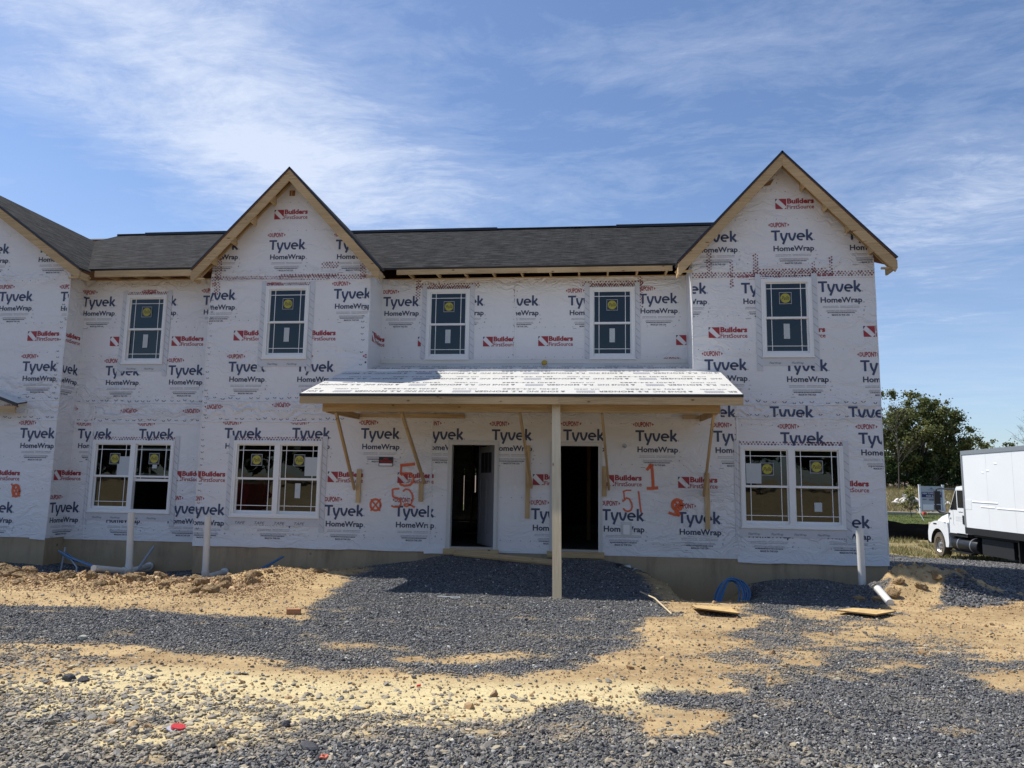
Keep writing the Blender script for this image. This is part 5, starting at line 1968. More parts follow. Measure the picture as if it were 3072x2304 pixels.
CLB = 'rough lump of dry tan earth among the dug clods heaped along the house foundation'
proto = [rock_mesh('earth_clod', 'clod earth', 50 + k, 11, .45, (1, .85, .72), .055) for k in range(5)]
rc = random.Random(21)
spots = []
for k in range(96):
    x = rc.uniform(-10.2, -4.9)
    y = -2.85 + rc.gauss(0, .42) - .1 * (x < -8)
    spots.append((x, y, rc.choice((.035, .045, .05, .06, .07, .09, .11)) * rc.uniform(.8, 1.25)))
spots += [(-6.75, -2.8, .17), (-6.45, -2.7, .14), (-8.55, -2.9, .15), (-9.1, -2.7, .14), (-7.9, -2.95, .15), (-5.6, -2.9, .15), (-5.35, -2.6, .13), (-6.0, -3.1, .12), (-5.15, -3.0, .13), (-9.6, -2.3, .2), (-10.0, -1.9, .22), (-9.3, -2.1, .16),
          (-4.2, -1.4, .09), (-4.9, -1.9, .07), (6.35, -1.45, .12), (6.0, -1.7, .10), (5.45, -1.95, .13), (5.2, -2.15, .10), (5.7, -1.6, .09), (6.9, -1.0, .11), (4.9, -2.1, .08), (6.6, -.75, .10)]
for k, (x, y, s_) in enumerate(spots):
    p = proto[k % 5]
    o_ = p if k < 5 else p.copy()
    if k >= 5:
        COL.objects.link(o_)
    o_.location = (x, y, hz(x, y) + s_ * .25)
    o_.scale = (s_ * rc.uniform(.85, 1.25), s_, s_ * rc.uniform(.8, 1.1))
    o_.rotation_euler = (rc.uniform(-.3, .3), rc.uniform(-.3, .3), rc.uniform(0, 6.28))
    tag(o_, CLB, 'clod', 'dug clods of earth beside the foundation')


def one_rock(name, mat, x, y, s_, lab, cat, seed, sq=(1, .8, .55)):
    o_ = rock_mesh(name, mat, seed, 9, .25, sq)
    o_.location = (x, y, hz(x, y) + s_ * sq[2] * .45)
    o_.scale = (s_, s_, s_)
    o_.rotation_euler = (0, 0, seed)
    tag(o_, lab, cat)


one_rock('dark_stone', 'rock dark', -3.80, -8.32, .062, 'rounded black stone, left one of two lying on pale sand at far left', 'stone', 3)
one_rock('dark_stone', 'rock dark', -3.655, -8.34, .052, 'jagged black stone, right one of two lying on pale sand at far left', 'stone', 8)
one_rock('grey_stone', 'rock dark', -1.11, -9.66, .085, 'large flat grey stone in the front gravel above the orange ring', 'stone', 12, (1, .75, .45))
one_rock('round_stone', 'rock dark', -1.46, -9.22, .042, 'small rounded dark stone on dusty rubble behind the large flat grey stone', 'stone', 14, (1, .9, .8))
one_rock('white_stone', 'rock light', -4.79, -6.82, .06, 'pale whitish stone lying on the dark gravel strip at left', 'stone', 17)

lit = MB()
x, y = -2.17, -9.40
z = hz(x, y)
lit.tube([(x, y, z + .012), (x + .003, y, z + .026)], [.050, .047], 'red plastic', 20)
lit.tube([(x - .022, y - .01, z + .002), (x - .02, y - .01, z + .0115)], .052, 'sign grey', 18)
tag(lit.build('plastic_disc', None, loc=(x, y, z)), 'round red plastic disc lying in the front gravel at left', 'disc')
lit = MB()
x, y = -.95, -9.84
z = hz(x, y) + .022
lit.tube([(x + .021 * math.cos(a * math.pi / 10), y + .021 * math.sin(a * math.pi / 10), z + .004 * math.sin(a)) for a in range(20)], .008, 'orange plastic', 8, closed=True)
tag(lit.build('orange_ring', None, loc=(x, y, z)), 'small orange plastic ring lying in gravel at the bottom edge', 'ring')
lit = MB()
x, y = -3.24, -4.82
z = hz(x, y)
lit.obox((x, y, z + .035), (.085, .02, 0), (-.01, .045, 0), (0, 0, .032), 'brick orange')
tag(lit.build('brick_piece', None, loc=(x, y, z), bevel=.006), 'small orange brick piece on tan dirt beside the gravel edge', 'brick')
lit = MB()
x, y = -.77, -8.06
z = hz(x, y)
lit.obox((x, y, z + .018), (.017, .005, .003), (-.003, .011, 0), (0, 0, .007), 'red plastic')
tag(lit.build('red_scrap', None, loc=(x, y, z), bevel=.004), 'tiny red scrap on pale cracked sand in the foreground', 'scrap')
lit = MB()
a, b_ = (1.47, -2.32), (1.79, -4.0)
lit.tube([(a[0], a[1], hz(*a) + .05), ((a[0] + b_[0]) / 2, (a[1] + b_[1]) / 2, max(hz(1.63, -3.16) + .02, -.22)), (b_[0], b_[1], hz(*b_) + .015)], .012, 'lumber pale', 8)
tag(lit.build('thin_stick', None, loc=(b_[0], b_[1], hz(*b_))), 'thin pale stick slanting down the gravel slope left of the sheathing offcut', 'stick')
lit = MB()
pth = [(-1.62, -3.30), (-1.48, -3.36), (-1.34, -3.42), (-1.26, -3.40), (-1.24, -3.46), (-1.30, -3.52), (-1.38, -3.50)]
lit.tube([(p[0], p[1], hz(*p) + .03) for p in pth], .006, 'paper', 6)
tag(lit.build('white_string', None, loc=(-1.4, -3.4, hz(-1.4, -3.4))), 'curl of white string lying on the gravel ramp', 'string')
lit = MB()
for (dx, dy, r_) in ((0, 0, .2), (.16, .03, 1.1), (-.14, -.05, 2.0)):
    x, y = 1.34 + dx, -.55 + dy
    z = hz(x, y)
    c_, s_ = math.cos(r_), math.sin(r_)
    P4 = [(x + c_ * a - s_ * b2, y + s_ * a + c_ * b2, z + .025 + abs(a + b2) * .45) for a, b2 in ((-.07, -.05), (.07, -.05), (.08, .05), (-.06, .06))]
    lit.face(P4, 'paper' if dx > -.1 else 'black')
    lit.face([(p[0], p[1], p[2] - .004) for p in P4][::-1], 'paper' if dx > -.1 else 'black')
tag(lit.build('torn_wrapper', None, loc=(1.34, -.55, hz(1.34, -.55))), 'torn white and black wrapper on the shaded gravel below the orange 51', 'litter')

# planks and sheathing offcuts
pk = MB()
pk.board((-1.95, -.13, .075), (.15, -.90, hz(.15, -.90) + .055), .038, .14, 'lumber', up=(0, -.55, 1))
tag(pk.build('loose_plank', None, loc=(.13, -.95, hz(.13, -.95))), 'long loose plank slanting down the gravel from the left doorstep', 'plank')


def sheet(name, cs, zs, thk, lab):
    m_ = MB()
    T_ = [Vector((x, y, z)) for (x, y), z in zip(cs, zs)]
    m_.face(T_, 'osb sheathing')
    B_ = [p - Vector((0, 0, thk)) for p in T_]
    m_.face(B_[::-1], 'lumber dark')
    for i in range(4):
        j = (i + 1) % 4
        m_.face([T_[i], B_[i], B_[j], T_[j]], 'lumber dark')
    c_ = sum(T_, Vector()) / 4
    tag(m_.build(name, None, loc=tuple(c_)), lab, 'board')


c1_ = [(2.12, -3.42), (2.13, -3.98), (2.66, -4.14), (2.66, -3.52)]
sheet('sheathing_offcut', c1_, [hz(*p) + d for p, d in zip(c1_, (.05, .10, .07, .05))], .018, 'tan sheathing offcut lying in front of the pit with the blue coil')
c2_ = [(4.09, -3.56), (4.51, -3.86), (4.93, -3.42), (4.46, -3.12)]
sheet('sheathing_offcut', c2_, [hz(*p) + d for p, d in zip(c2_, (.06, .07, .06, .045))], .018, 'square tan sheathing offcut on the dirt at right below the standpipe')

# white drain pipes
def hub(m_, p, d, r_=.072, l_=.09):
    d = Vector(d).normalized()
    p = Vector(p)
    m_.tube([p - d * l_ / 2, p + d * l_ / 2], r_, 'pipe plastic', 16)


pp_ = empty('drain_pipe', (-8.25, -.85, -.42))
tag(pp_, 'white standpipe before the far left ground floor window, on a buried tee', 'pipe')
m_ = MB()
m_.tube([(-8.22, -.85, -.30), (-8.26, -.86, .755)], .062, 'pipe plastic', 18)
m_.build('upright', pp_)
m_ = MB()
m_.tube([(-8.66, .52, -.43), (-8.22, -.85, -.37)], .055, 'pipe plastic', 16)
m_.tube([(-8.22, -.85, -.37), (-8.25, -1.85, -.20)], .055, 'pipe plastic', 16)
m_.build('run', pp_)
m_ = MB()
hub(m_, (-8.22, -.85, -.29), (0, 0, 1))
m_.tube([(-8.28, -.66, -.385), (-8.225, -.85, -.375), (-8.225, -1.03, -.345)], .071, 'pipe plastic', 16)
m_.build('tee', pp_)
m_ = MB()
hub(m_, (-8.65, .50, -.43), (-.44, 1.37, -.06), .085, .05)
m_.build('wall_collar', pp_)
pp_ = empty('drain_pipe', (-6.68, -.75, -.5))
tag(pp_, 'white standpipe at the corner of the left gable, with an elbow into the foundation', 'pipe')
m_ = MB()
m_.tube([(-6.71, -.75, -.36), (-6.73, -.76, .71)], .062, 'pipe plastic', 18)
m_.build('upright', pp_)
m_ = MB()
m_.tube([(-6.69, -.02, -.44), (-6.70, -.66, -.455)], .058, 'pipe plastic', 16)
m_.build('run', pp_)
m_ = MB()
m_.tube([(-6.70, -.62, -.455), (-6.705, -.70, -.45), (-6.71, -.745, -.42), (-6.71, -.75, -.33)], .072, 'pipe plastic', 16)
hub(m_, (-6.69, -.03, -.44), (0, 1, 0), .085, .05)
m_.build('elbow', pp_)
pp_ = empty('drain_pipe', (5.36, -.9, -.5))
tag(pp_, 'white standpipe at the right corner of the house beside the dirt pile', 'pipe')
m_ = MB()
m_.tube([(5.36, -.9, -.55), (5.35, -.9, .74)], .062, 'pipe plastic', 18)
m_.build('upright', pp_)
m_ = MB()
hub(m_, (5.36, -.9, -.29), (0, 0, 1), .069, .1)
m_.build('coupling', pp_)
m_ = MB()
m_.tube([(5.30, -1.75, hz(5.30, -1.75) + .02), (5.22, -2.45, hz(5.22, -2.45) + .03)], .06, 'pipe plastic', 16)
tag(m_.build('pipe_stub', None, loc=(5.22, -2.45, hz(5.22, -2.45))), 'short white pipe end lying in the soil in front of the right standpipe', 'pipe')
m_ = MB()
m_.tube([(-8.30, -.45, -.40), (-8.55, .45, -.02)], .026, 'grey pipe', 10)
tag(m_.build('grey_pipe', None, loc=(-8.3, -.45, -.4)), 'thin grey pipe leaning in the trench beside the far left standpipe', 'pipe')
m_ = MB()
m_.tube([(-10.02, -.35, -.55), (-10.0, -.30, .0)], .018, 'grey pipe', 8)
tag(m_.build('grey_pipe', None, loc=(-10.0, -.35, -.55)), 'thin upright grey pipe at the crossing of the blue lines', 'pipe')

# blue water lines
m_ = MB()
for k in range(5):
    o1, o2 = rc.uniform(-.05, .05), rc.uniform(-.08, .08)
    m_.tube([(-10.05 + o1, -.32 + o2, -.15 + .02 * k), (-9.6, -.62 + o2, -.21 + .012 * k), (-9.0 + o1, -.85 - .03 * k, -.28 + .008 * k), (-8.62 + o2, -1.0 - .03 * k, -.31)], .016, 'blue pipe', 8)
m_.tube([(-9.75, -.5, -.17), (-9.2, -1.0, -.3), (-8.9, -1.4, -.38)], .015, 'grey pipe', 8)
tag(m_.build('blue_hose', None, loc=(-9.4, -.7, -.4)), 'bundle of blue plastic water lines lying across the left trench', 'pipe')
m_ = MB()
for k in range(2):
    m_.tube([(-5.80 + .08 * k, -1.50, -.47), (-5.55 + .05 * k, -1.0, -.27), (-5.32 + .02 * k, -.42, -.06)], .017, 'blue pipe', 8)
tag(m_.build('blue_hose', None, loc=(-5.3, -1.5, -.34)), 'pair of blue water lines rising beside the dirt mound under the left gable', 'pipe')
m_ = MB()
for k in range(5):
    dx, dy, dz = .03 * k - .06, rc.uniform(-.04, .04), .02 * (k % 3)
    pth = [(2.72 + dx * 1.2, -1.75 + dy, -.60), (2.80 + dx, -1.55 + dy, -.42), (2.93 + dx, -1.30 + dy, -.20 + dz), (3.08 + dx * .7, -1.10 + dy, -.09 + dz), (3.24 + dx, -1.10 + dy, -.10 + dz), (3.30 + dx * 1.4, -1.30 + dy, -.18), (3.27 + dx * 1.4, -1.5 + dy, -.32), (3.12 + dx, -1.70 + dy, -.48), (2.98 + dx, -1.85 + dy, -.62)]
    # smooth the path
    sm_p = []
    for i in range(len(pth) - 1):
        p0, p1, p2, p3 = (Vector(pth[max(i - 1, 0)]), Vector(pth[i]), Vector(pth[i + 1]), Vector(pth[min(i + 2, len(pth) - 1)]))
        for s_ in range(4):
            t_ = s_ / 4
            sm_p.append(.5 * ((2 * p1) + (p2 - p0) * t_ + (2 * p0 - 5 * p1 + 4 * p2 - p3) * t_ * t_ + (3 * p1 - p0 - 3 * p2 + p3) * t_ ** 3))
    sm_p.append(Vector(pth[-1]))
    m_.tube([q - Vector((.02, 0, .10)) for q in sm_p], .016, 'blue pipe', 8)
tag(m_.build('blue_hose', None, loc=(3.0, -1.5, -.6)), 'loop of bright blue water lines arching out of the pit before the right window', 'pipe')

# ------------------------------------------------------------------ box truck (local: x forward, y left, z up)
TR = empty('box_truck', (14.88, 15.39, -1.12))
TR.rotation_euler = (0, 0, R(90))
tag(TR, 'white box truck with dented cargo side parked at the right edge, facing away', 'truck')
bpy.context.view_layer.update()


class LB(MB):
    def build(s, name, parent=None, loc=None, bevel=0.0):
        ob = MB.build(s, name, None, loc=(0, 0, 0), bevel=bevel)
        ob.parent = parent
        ob.location = (0, 0, 0)
        return ob


def side_prism(m_, prof, y0, y1, mat, smooth=False):
    m_.prism([(a, 0, z) for a, z in prof], (0, y0, 0), (0, y1, 0), mat, smooth)


b0, b1, bz0, bz1 = -9.6, -2.30, 1.17, 3.92
m_ = LB()
m_.box(b0, b1, -1.21, 1.21, bz0 + .10, bz1 - .14, 'panel white')
rr = random.Random(4)
# panel seams, patch and dents on the visible side
for x in (-3.9, -5.45, -7.0, -8.55):
    m_.box(x - .004, x + .004, 1.2105, 1.213, bz0 + .10, bz1 - .14, 'seam grey')
m_.box(-2.80, -2.36, 1.2105, 1.216, bz0 + .72, bz0 + 1.05, 'truck white')
for (x0, x1, z, d) in ((-4.5, -2.85, bz0 + .93, .02), (-4.3, -3.4, bz0 + .78, .014), (-6.2, -4.4, bz0 + .75, .016), (-4.1, -3.9, bz0 + 1.98, .012), (-3.75, -3.6, bz0 + 1.92, .012), (-4.6, -4.4, bz0 + 2.2, .012)):
    P5 = [(x0, 1.2105, z), (x1, 1.2105, z + .02), (x1, 1.2105, z + .09), (x0, 1.2105, z + .08)]
    mid = [(x0 + .05, 1.2105 + d, z + .04), (x1 - .05, 1.2105 + d, z + .055)]
    m_.face([P5[0], mid[0], mid[1], P5[1]], 'panel white')
    m_.face([mid[0], P5[3], P5[2], mid[1]], 'panel white')
    m_.face([P5[0], P5[3], mid[0]], 'panel white')
    m_.face([P5[1], mid[1], P5[2]], 'panel white')
CB = m_.build('cargo_box', TR)
m_ = LB()
for y in (1.2, -1.2):
    m_.box(b0 - .02, b1 + .02, y - .03, y + .03, bz1 - .139, bz1, 'truck trim')
    for x in (b1 - .02, b0 + .02):
        m_.box(x - .04, x + .04, y - .035, y + .035, bz0 + .1, bz1 - .14, 'truck trim')
m_.box(b1 - .001, b1 + .03, -1.17, 1.17, bz1 - .139, bz1, 'truck trim')
m_.box(b0, b1, -1.17, 1.17, bz1 - .03, bz1 - .005, 'black plastic')
m_.build('top_rail', CB)
m_ = LB()
m_.box(b0, b1 + .02, -1.23, 1.23, bz0 - .12, bz0 + .099, 'black plastic')
m_.build('bottom_rail', CB)
m_ = LB()
m_.box(-9.4, .5, -.45, .45, .62, .95, 'dark chassis')
m_.box(-9.2, -2.4, -1.0, 1.0, .951, 1.045, 'dark chassis')
m_.box(-4.9, -3.0, .5, 1.05, .40, .94, 'dark chassis')
m_.box(-7.6, -7.55, .55, 1.18, .25, 1.04, 'dark chassis')
m_.box(-5.45, -5.40, .55, 1.18, .25, 1.04, 'dark chassis')
m_.box(-5.3, -3.4, -.95, .95, .5, .9, 'dark chassis')
m_.box(-.12, .12, -.85, .85, .38, .55, 'dark chassis')
m_.box(-6.62, -6.38, -.8, .8, .38, .6, 'dark chassis')
m_.build('chassis', TR)
# cab
m_ = LB()
cabp = [(-2.14, 1.0), (-.84, 1.0), (-.82, 1.72), (-.92, 1.80), (-1.46, 2.58), (-1.56, 2.67), (-1.95, 2.70), (-2.10, 2.64)]
side_prism(m_, cabp, -1.10, 1.10, 'truck white')
side_prism(m_, [(-2.2, 1.95), (-2.09, 1.95), (-2.05, 2.62), (-2.2, 2.6)], -1.0, 1.0, 'truck white')
CABO = m_.build('cab', TR, bevel=.03)
m_ = LB()
def ws(u, t_):      # a point on the windscreen plane
    return (-.92 + (-1.46 + .92) * t_ + .006, u, 1.80 + .78 * t_ + .006)
m_.face([ws(-1.0, .04), ws(1.0, .04), ws(.93, .95), ws(-.93, .95)][::1], 'cab glass')
m_.build('windscreen', CABO)
for sd in (1, -1):
    y = 1.1005 * sd
    dr = LB()
    a, b_ = sorted((y, y + .012 * sd))
    dp_ = [(-2.08, 1.02), (-1.42, 1.02), (-1.24, 1.30), (-1.22, 1.80), (-1.50, 2.58), (-1.62, 2.62), (-2.08, 2.60)]
    side_prism(dr, dp_, a, b_, 'truck white')
    D_ = dr.build('truck_door', TR)
    wn_ = LB()
    a, b_ = sorted((y + .0122 * sd, y + .017 * sd))
    side_prism(wn_, [(-2.02, 1.92), (-1.60, 1.92), (-1.60, 2.54), (-2.02, 2.54)][::1], a, b_, 'cab glass')
    side_prism(wn_, [(-1.54, 1.84), (-1.0, 1.84), (-1.47, 2.50), (-1.54, 2.54)], a, b_, 'cab glass')
    wn_.build('side_window', D_)
    hn = LB()
    a, b_ = sorted((y + .0122 * sd, y + .035 * sd))
    hn.box(-2.04, -1.93, a, b_, 1.36, 1.66, 'black plastic')
    hn.box(-1.95, -1.66, a, a + .012, 1.77, 1.79, 'truck trim')
    hn.build('door_handle', D_)
    sl_ = LB()  # thin black strips draw the shadow line of the door gap
    a, b_ = sorted((y + .0121 * sd, y + .0135 * sd))
    for x0_, x1_, za, zb3 in ((-2.105, -2.088, 1.0, 2.62), (-2.08, -1.42, 1.0, 1.016), (-1.235, -1.222, 1.3, 1.80)):
        sl_.box(x0_, x1_, a, b_, za, zb3, 'black plastic')
    sl_.build('door_gap_line', D_)
    if sd > 0:
        lt_ = LB()
        for p in fit_text('TOCICC', 0, 0, .44, .10, -.01):
            lt_.face([(-1.42 - a_, y + .0126, 1.50 + b2) for a_, b2 in p], 'grey ink')
        for p in fit_text('4300', 0, 0, .13, .07, .01):
            lt_.face([(-.92 - a_, 1.102, 1.48 + b2) for a_, b2 in p], 'dark ink')
        lt_.box(-1.86, -1.44, y + .0123, y + .0128, 1.45, 1.462, 'grey ink')
        lt_.build('door_lettering', D_)
# hood and fenders
m_ = LB()
hoodp = [(-.84, 1.0), (.62, .95), (.74, 1.02), (.74, 1.20), (.60, 1.38), (.25, 1.53), (-.25, 1.66), (-.82, 1.74)]
side_prism(m_, hoodp, -.86, .86, 'truck white')
H_ = m_.build('hood', TR, bevel=.04)
m_ = LB()
for sd in (1, -1):
    pass
m_.box(-.875, -.845, -1.105, 1.105, 1.02, 1.76, 'black plastic')
m_.build('cowl_gap', CABO)
m_ = LB()
for k in range(7):
    m_.box(.7405, .75, -.5, .5, 1.03 + k * .022, 1.042 + k * .022, 'steel')
m_.build('grille', H_)
for sd in (1, -1):
    a, b_ = sorted((.62 * sd, 1.15 * sd))
    arcp = [(0 + .60 * math.cos(R(t_)), .50 + .60 * math.sin(R(t_))) for t_ in range(8, 181, 12)]
    fp = [(.78, .62), (.80, .95), (.74, 1.12), (.50, 1.28), (.18, 1.34), (-.30, 1.36), (-.84, 1.34), (-.86, .46), (-.70, .44)] + arcp[::-1]
    m_ = LB()
    # fender skin as strips from the outer profile to the arch
    outer = [(.80, .62), (.81, .80), (.80, .95), (.72, 1.14), (.50, 1.30), (.22, 1.37), (-.10, 1.39), (-.45, 1.38), (-.80, 1.34), (-.85, 1.0), (-.86, .62), (-.80, .46)]
    inner = [(.60 * math.cos(R(t_)), .50 + .60 * math.sin(R(t_))) for t_ in np.linspace(2, 184, 12)]
    for i in range(11):
        for yy, fl in ((a, False), (b_, True)):
            q_ = [(inner[i][0], yy, inner[i][1]), (outer[i][0], yy, outer[i][1]), (outer[i + 1][0], yy, outer[i + 1][1]), (inner[i + 1][0], yy, inner[i + 1][1])]
            m_.face(q_ if fl else q_[::-1], 'truck white')
        m_.face([(outer[i][0], a, outer[i][1]), (outer[i + 1][0], a, outer[i + 1][1]), (outer[i + 1][0], b_, outer[i + 1][1]), (outer[i][0], b_, outer[i][1])], 'truck white', smooth=True)
        m_.face([(inner[i][0], b_, inner[i][1]), (inner[i + 1][0], b_, inner[i + 1][1]), (inner[i + 1][0], a, inner[i + 1][1]), (inner[i][0], a, inner[i][1])], 'black plastic', smooth=True)
    F_ = m_.build('fender', TR)
    m_ = LB()
    yy = 1.1505 * sd
    m_.box(.05, .32, *sorted((yy, yy + .006 * sd)), 1.24, 1.29, 'black plastic')
    m_.box(.60, .78, *sorted((yy - .25 * sd, yy - .02 * sd)), 1.12, 1.30, 'headlamp')
    m_.build('headlight', F_)
m_ = LB()
m_.box(.70, .86, -1.14, 1.14, .50, .90, 'black plastic')
m_.build('bumper', TR, bevel=.03)


def wheel(x, y, sd, dual=False):
    w_ = LB()
    prof = [(.30, .14), (.42, .145), (.475, .11), (.485, 0), (.475, -.11), (.42, -.145), (.30, -.14)]
    n = 40
    vs, fs = [], []
    for i in range(n):
        a_ = 2 * math.pi * i / n
        for r_, t_ in prof:
            vs.append((x + r_ * math.cos(a_), y + t_, .485 + r_ * math.sin(a_)))
    k = len(prof)
    for i in range(n):
        for j in range(k - 1):
            fs.append((i * k + j, ((i + 1) % n) * k + j, ((i + 1) % n) * k + j + 1, i * k + j + 1))
    w_.mesh(vs, [f for q_, f in enumerate(fs) if q_ % (k - 1) in (1, 2, 3, 4)], 'tyre rubber', True)
    w_.mesh(vs, [f for q_, f in enumerate(fs) if q_ % (k - 1) in (0, 5)], 'tyre wall', True)
    T_ = w_.build('wheel', TR)
    r2 = LB()
    r2.tube([(x, y - .12, .485), (x, y + .12 if dual else y + .05, .485)], .29, 'steel', 28)
    r2.tube([(x, y + sd * .05, .485), (x, y + sd * (.135 if not dual else -.05), .485)], [.30, .285], 'steel', 28, cap=False)
    r2.tube([(x, y + sd * .052, .485), (x, y + sd * .14, .485)], [.11, .085], 'truck trim', 16)
    for kk in range(10):
        a_ = 2 * math.pi * kk / 10
        r2.tube([(x + .14 * math.cos(a_), y + sd * .05, .485 + .14 * math.sin(a_)), (x + .14 * math.cos(a_), y + sd * .08, .485 + .14 * math.sin(a_))], .016, 'steel', 6)
        a_ += .31
        r2.tube([(x + .215 * math.cos(a_), y + sd * .0505, .485 + .215 * math.sin(a_)), (x + .215 * math.cos(a_), y + sd * .0525, .485 + .215 * math.sin(a_))], .03, 'black', 8)
    r2.build('rim', T_)


wheel(0, .98, 1)
wheel(0, -.98, -1)
for sd in (1, -1):
    wheel(-6.5, .98 * sd, sd, True)
    wheel(-6.5, .66 * sd, sd, True)
m_ = LB()
m_.tube([(-2.72, .86, .62), (-2.70, .86, .62), (-.98, .86, .62), (-.95, .86, .62)], [.24, .265, .265, .24], 'black plastic', 24)
for x in (-2.3, -1.4):
    m_.tube([(x - .03, .86, .62), (x + .03, .86, .62)], .272, 'truck trim', 24)
m_.build('fuel_tank', TR)
m_ = LB()
m_.box(-2.2, -.86, .80, 1.12, .90, .965, 'black plastic')
m_.box(-2.4, -.9, .90, 1.14, .33, .375, 'black plastic')
m_.build('step', TR)
for sd in (1, -1):
    m_ = LB()
    yo = 1.34 * sd
    m_.tube([(-1.50, 1.09 * sd, 2.56), (-.62, yo - .1 * sd, 2.60), (-.52, yo, 2.56), (-.50, yo + .05 * sd, 1.85), (-.58, yo - .05 * sd, 1.72), (-.98, 1.09 * sd, 1.70)], .028, 'black plastic', 8)
    M2 = m_.build('mirror', TR)
    m_ = LB()
    m_.box(-.60, -.50, yo - .10, yo + .10, 2.02, 2.50, 'black plastic')
    m_.box(-.60, -.48, yo - .10, yo + .10, 1.80, 1.99, 'black plastic')
    m_.build('mirror_shell', M2, bevel=.03)
    m_ = LB()
    m_.box(-.607, -.602, yo - .085, yo + .085, 2.04, 2.48, 'black')
    m_.box(-.607, -.602, yo - .085, yo + .085, 1.82, 1.97, 'black')
    m_.build('mirror_glass', M2)

# ------------------------------------------------------------------ background on the right
def gz(x, y):
    return hz(x, y)


# for-sale board
SX, SY = 24.95, 41.8
sb = empty('sale_board', (SX, SY, gz(SX, SY)))
z0 = gz(SX, SY)
tag(sb, 'white framed sale board on two posts at the far roadside beside the truck mirror', 'sign')
for x in (SX - .80, SX + .80):
    m_ = MB()
    m_.box(x - .06, x + .06, SY - .06, SY + .06, z0 - .2, 1.72, 'sign white')
    m_.box(x - .075, x + .075, SY - .075, SY + .075, 1.721, 1.77, 'sign white')
    m_.build('sign_post', sb)
m_ = MB()
m_.box(SX - .735, SX + .735, SY - .03, SY + .03, z0 + .12, 1.66, 'sign grey')
m_.build('sign_panel', sb)
m_ = MB()
yy = SY - .034
m_.box(SX - .68, SX + .68, yy - .004, yy, .86, 1.24, 'sign navy')
m_.box(SX - .64, SX + .64, yy - .004, yy, z0 + .18, z0 + .58, 'sign white')
m_.face([(SX - .1, yy - .002, 1.48), (SX + .1, yy - .002, 1.48), (SX, yy - .002, 1.57)], 'sign navy')
for st, x, z, w_, h, mat in (('NEW TOWNHOMES', SX - .62, 1.08, 1.24, .12, 'sign white'), ('FOR SALE', SX - .36, .90, .72, .12, 'sign white'), ('HOMES', SX - .22, 1.36, .44, .06, 'sign navy')):
    for p in fit_text(st, x, z, w_, h, .012):
        m_.face([(a, yy - .006, b_) for a, b_ in p], mat)
for x0_, x1_, z in ((-.64, -.32, .74), (-.64, -.36, .69), (-.22, .22, .75), (-.2, .2, .70), (-.22, .22, .65), (.32, .64, .74), (.32, .6, .69)):
    m_.box(SX + x0_, SX + x1_, yy - .004, yy, z - .015, z + .012, 'sign navy')
m_.build('sign_face', sb)

# silt fence
sf = empty('silt_fence', (15.5, 22, -1.0))
tag(sf, 'low black fabric silt fence sagging across the ground behind the straw strip', 'fence')
m_ = MB()
xs_ = np.linspace(6.8, 44, 90)
rows = []
for k, f_ in enumerate(np.linspace(0, 1, 6)):
    rows.append([(x, 22 + .10 * math.sin(x * 2.1 + k) * (1 - f_) + .05 * math.sin(5 * x), gz(x, 22) - .05 + f_ * (.83 + .07 * math.sin(x * 1.9) + .03 * math.sin(x * 5.3))) for x in xs_])
for k in range(5):
    for i in range(89):
        m_.face([rows[k][i], rows[k][i + 1], rows[k + 1][i + 1], rows[k + 1][i]], 'silt fabric', smooth=True)
        m_.face([(a, b_ + .01, c_) for a, b_, c_ in (rows[k][i], rows[k + 1][i], rows[k + 1][i + 1], rows[k][i + 1])], 'silt fabric', smooth=True)
m_.build('fabric', sf)
for x in np.arange(7.5, 44, 2.4):
    m_ = MB()
    m_.board((x, 22.09, gz(x, 22) - .2), (x, 22.12, gz(x, 22) + .82), .04, .04, 'lumber dark', up=(1, 0, 0))
    m_.build('stake', sf)
# low retaining wall beside the lawn
m_ = MB()
for a, b_, h in ((21.0, 23.2, .30), (23.9, 34, .34)):
    n = int((b_ - a) / .6)
    for i in range(n):
        x0_, x1_ = a + (b_ - a) * i / n, a + (b_ - a) * (i + 1) / n
        z = gz(x0_, 40.4)
        m_.box(x0_ + .004, x1_ - .004, 40.2, 40.6, z - .3, -.24, 'stone wall')
    m_.box(a, b_, 40.15, 40.65, -.239, -.17, 'rock light')
rw = m_.build('retaining_wall', None, loc=(27, 40.4, -.5))
tag(rw, 'low pale block retaining wall at the far edge of the lawn below the sale board', 'wall')
m_ = MB()
for (x, y, w_, d, z0_, z1_) in ((21.4, 39.9, .8, .2, -.6, -.45), (23.45, 39.9, .36, .2, -.6, -.15)):
    m_.prism([(x, y, z0_), (x + w_, y, z0_), (x + w_ * .85, y, z1_), (x + w_ * .3, y, z1_)], (0, 0, 0), (0, d, 0), 'red plastic')
tag(m_.build('red_barrier', None, loc=(22.5, 39.9, -.5)), 'red plastic barrier pieces at the end of the retaining wall', 'barrier')
m_ = MB()
for i in range(40):
    x0_, x1_ = 20.3 + i * .085, 20.3 + (i + 1) * .085
    m_.face([(x0_, 39.6, gz(x0_, 39.6) - .03), (x1_, 39.6, gz(x1_, 39.6) - .03), (x1_, 39.75, -.38 - .004 * i), (x0_, 39.75, -.38 - .004 * i)], 'silt fabric')
tag(m_.build('black_sheeting', None, loc=(22, 39.6, -.5)), 'strip of black sheeting along the lawn beside the red barrier', 'sheeting')
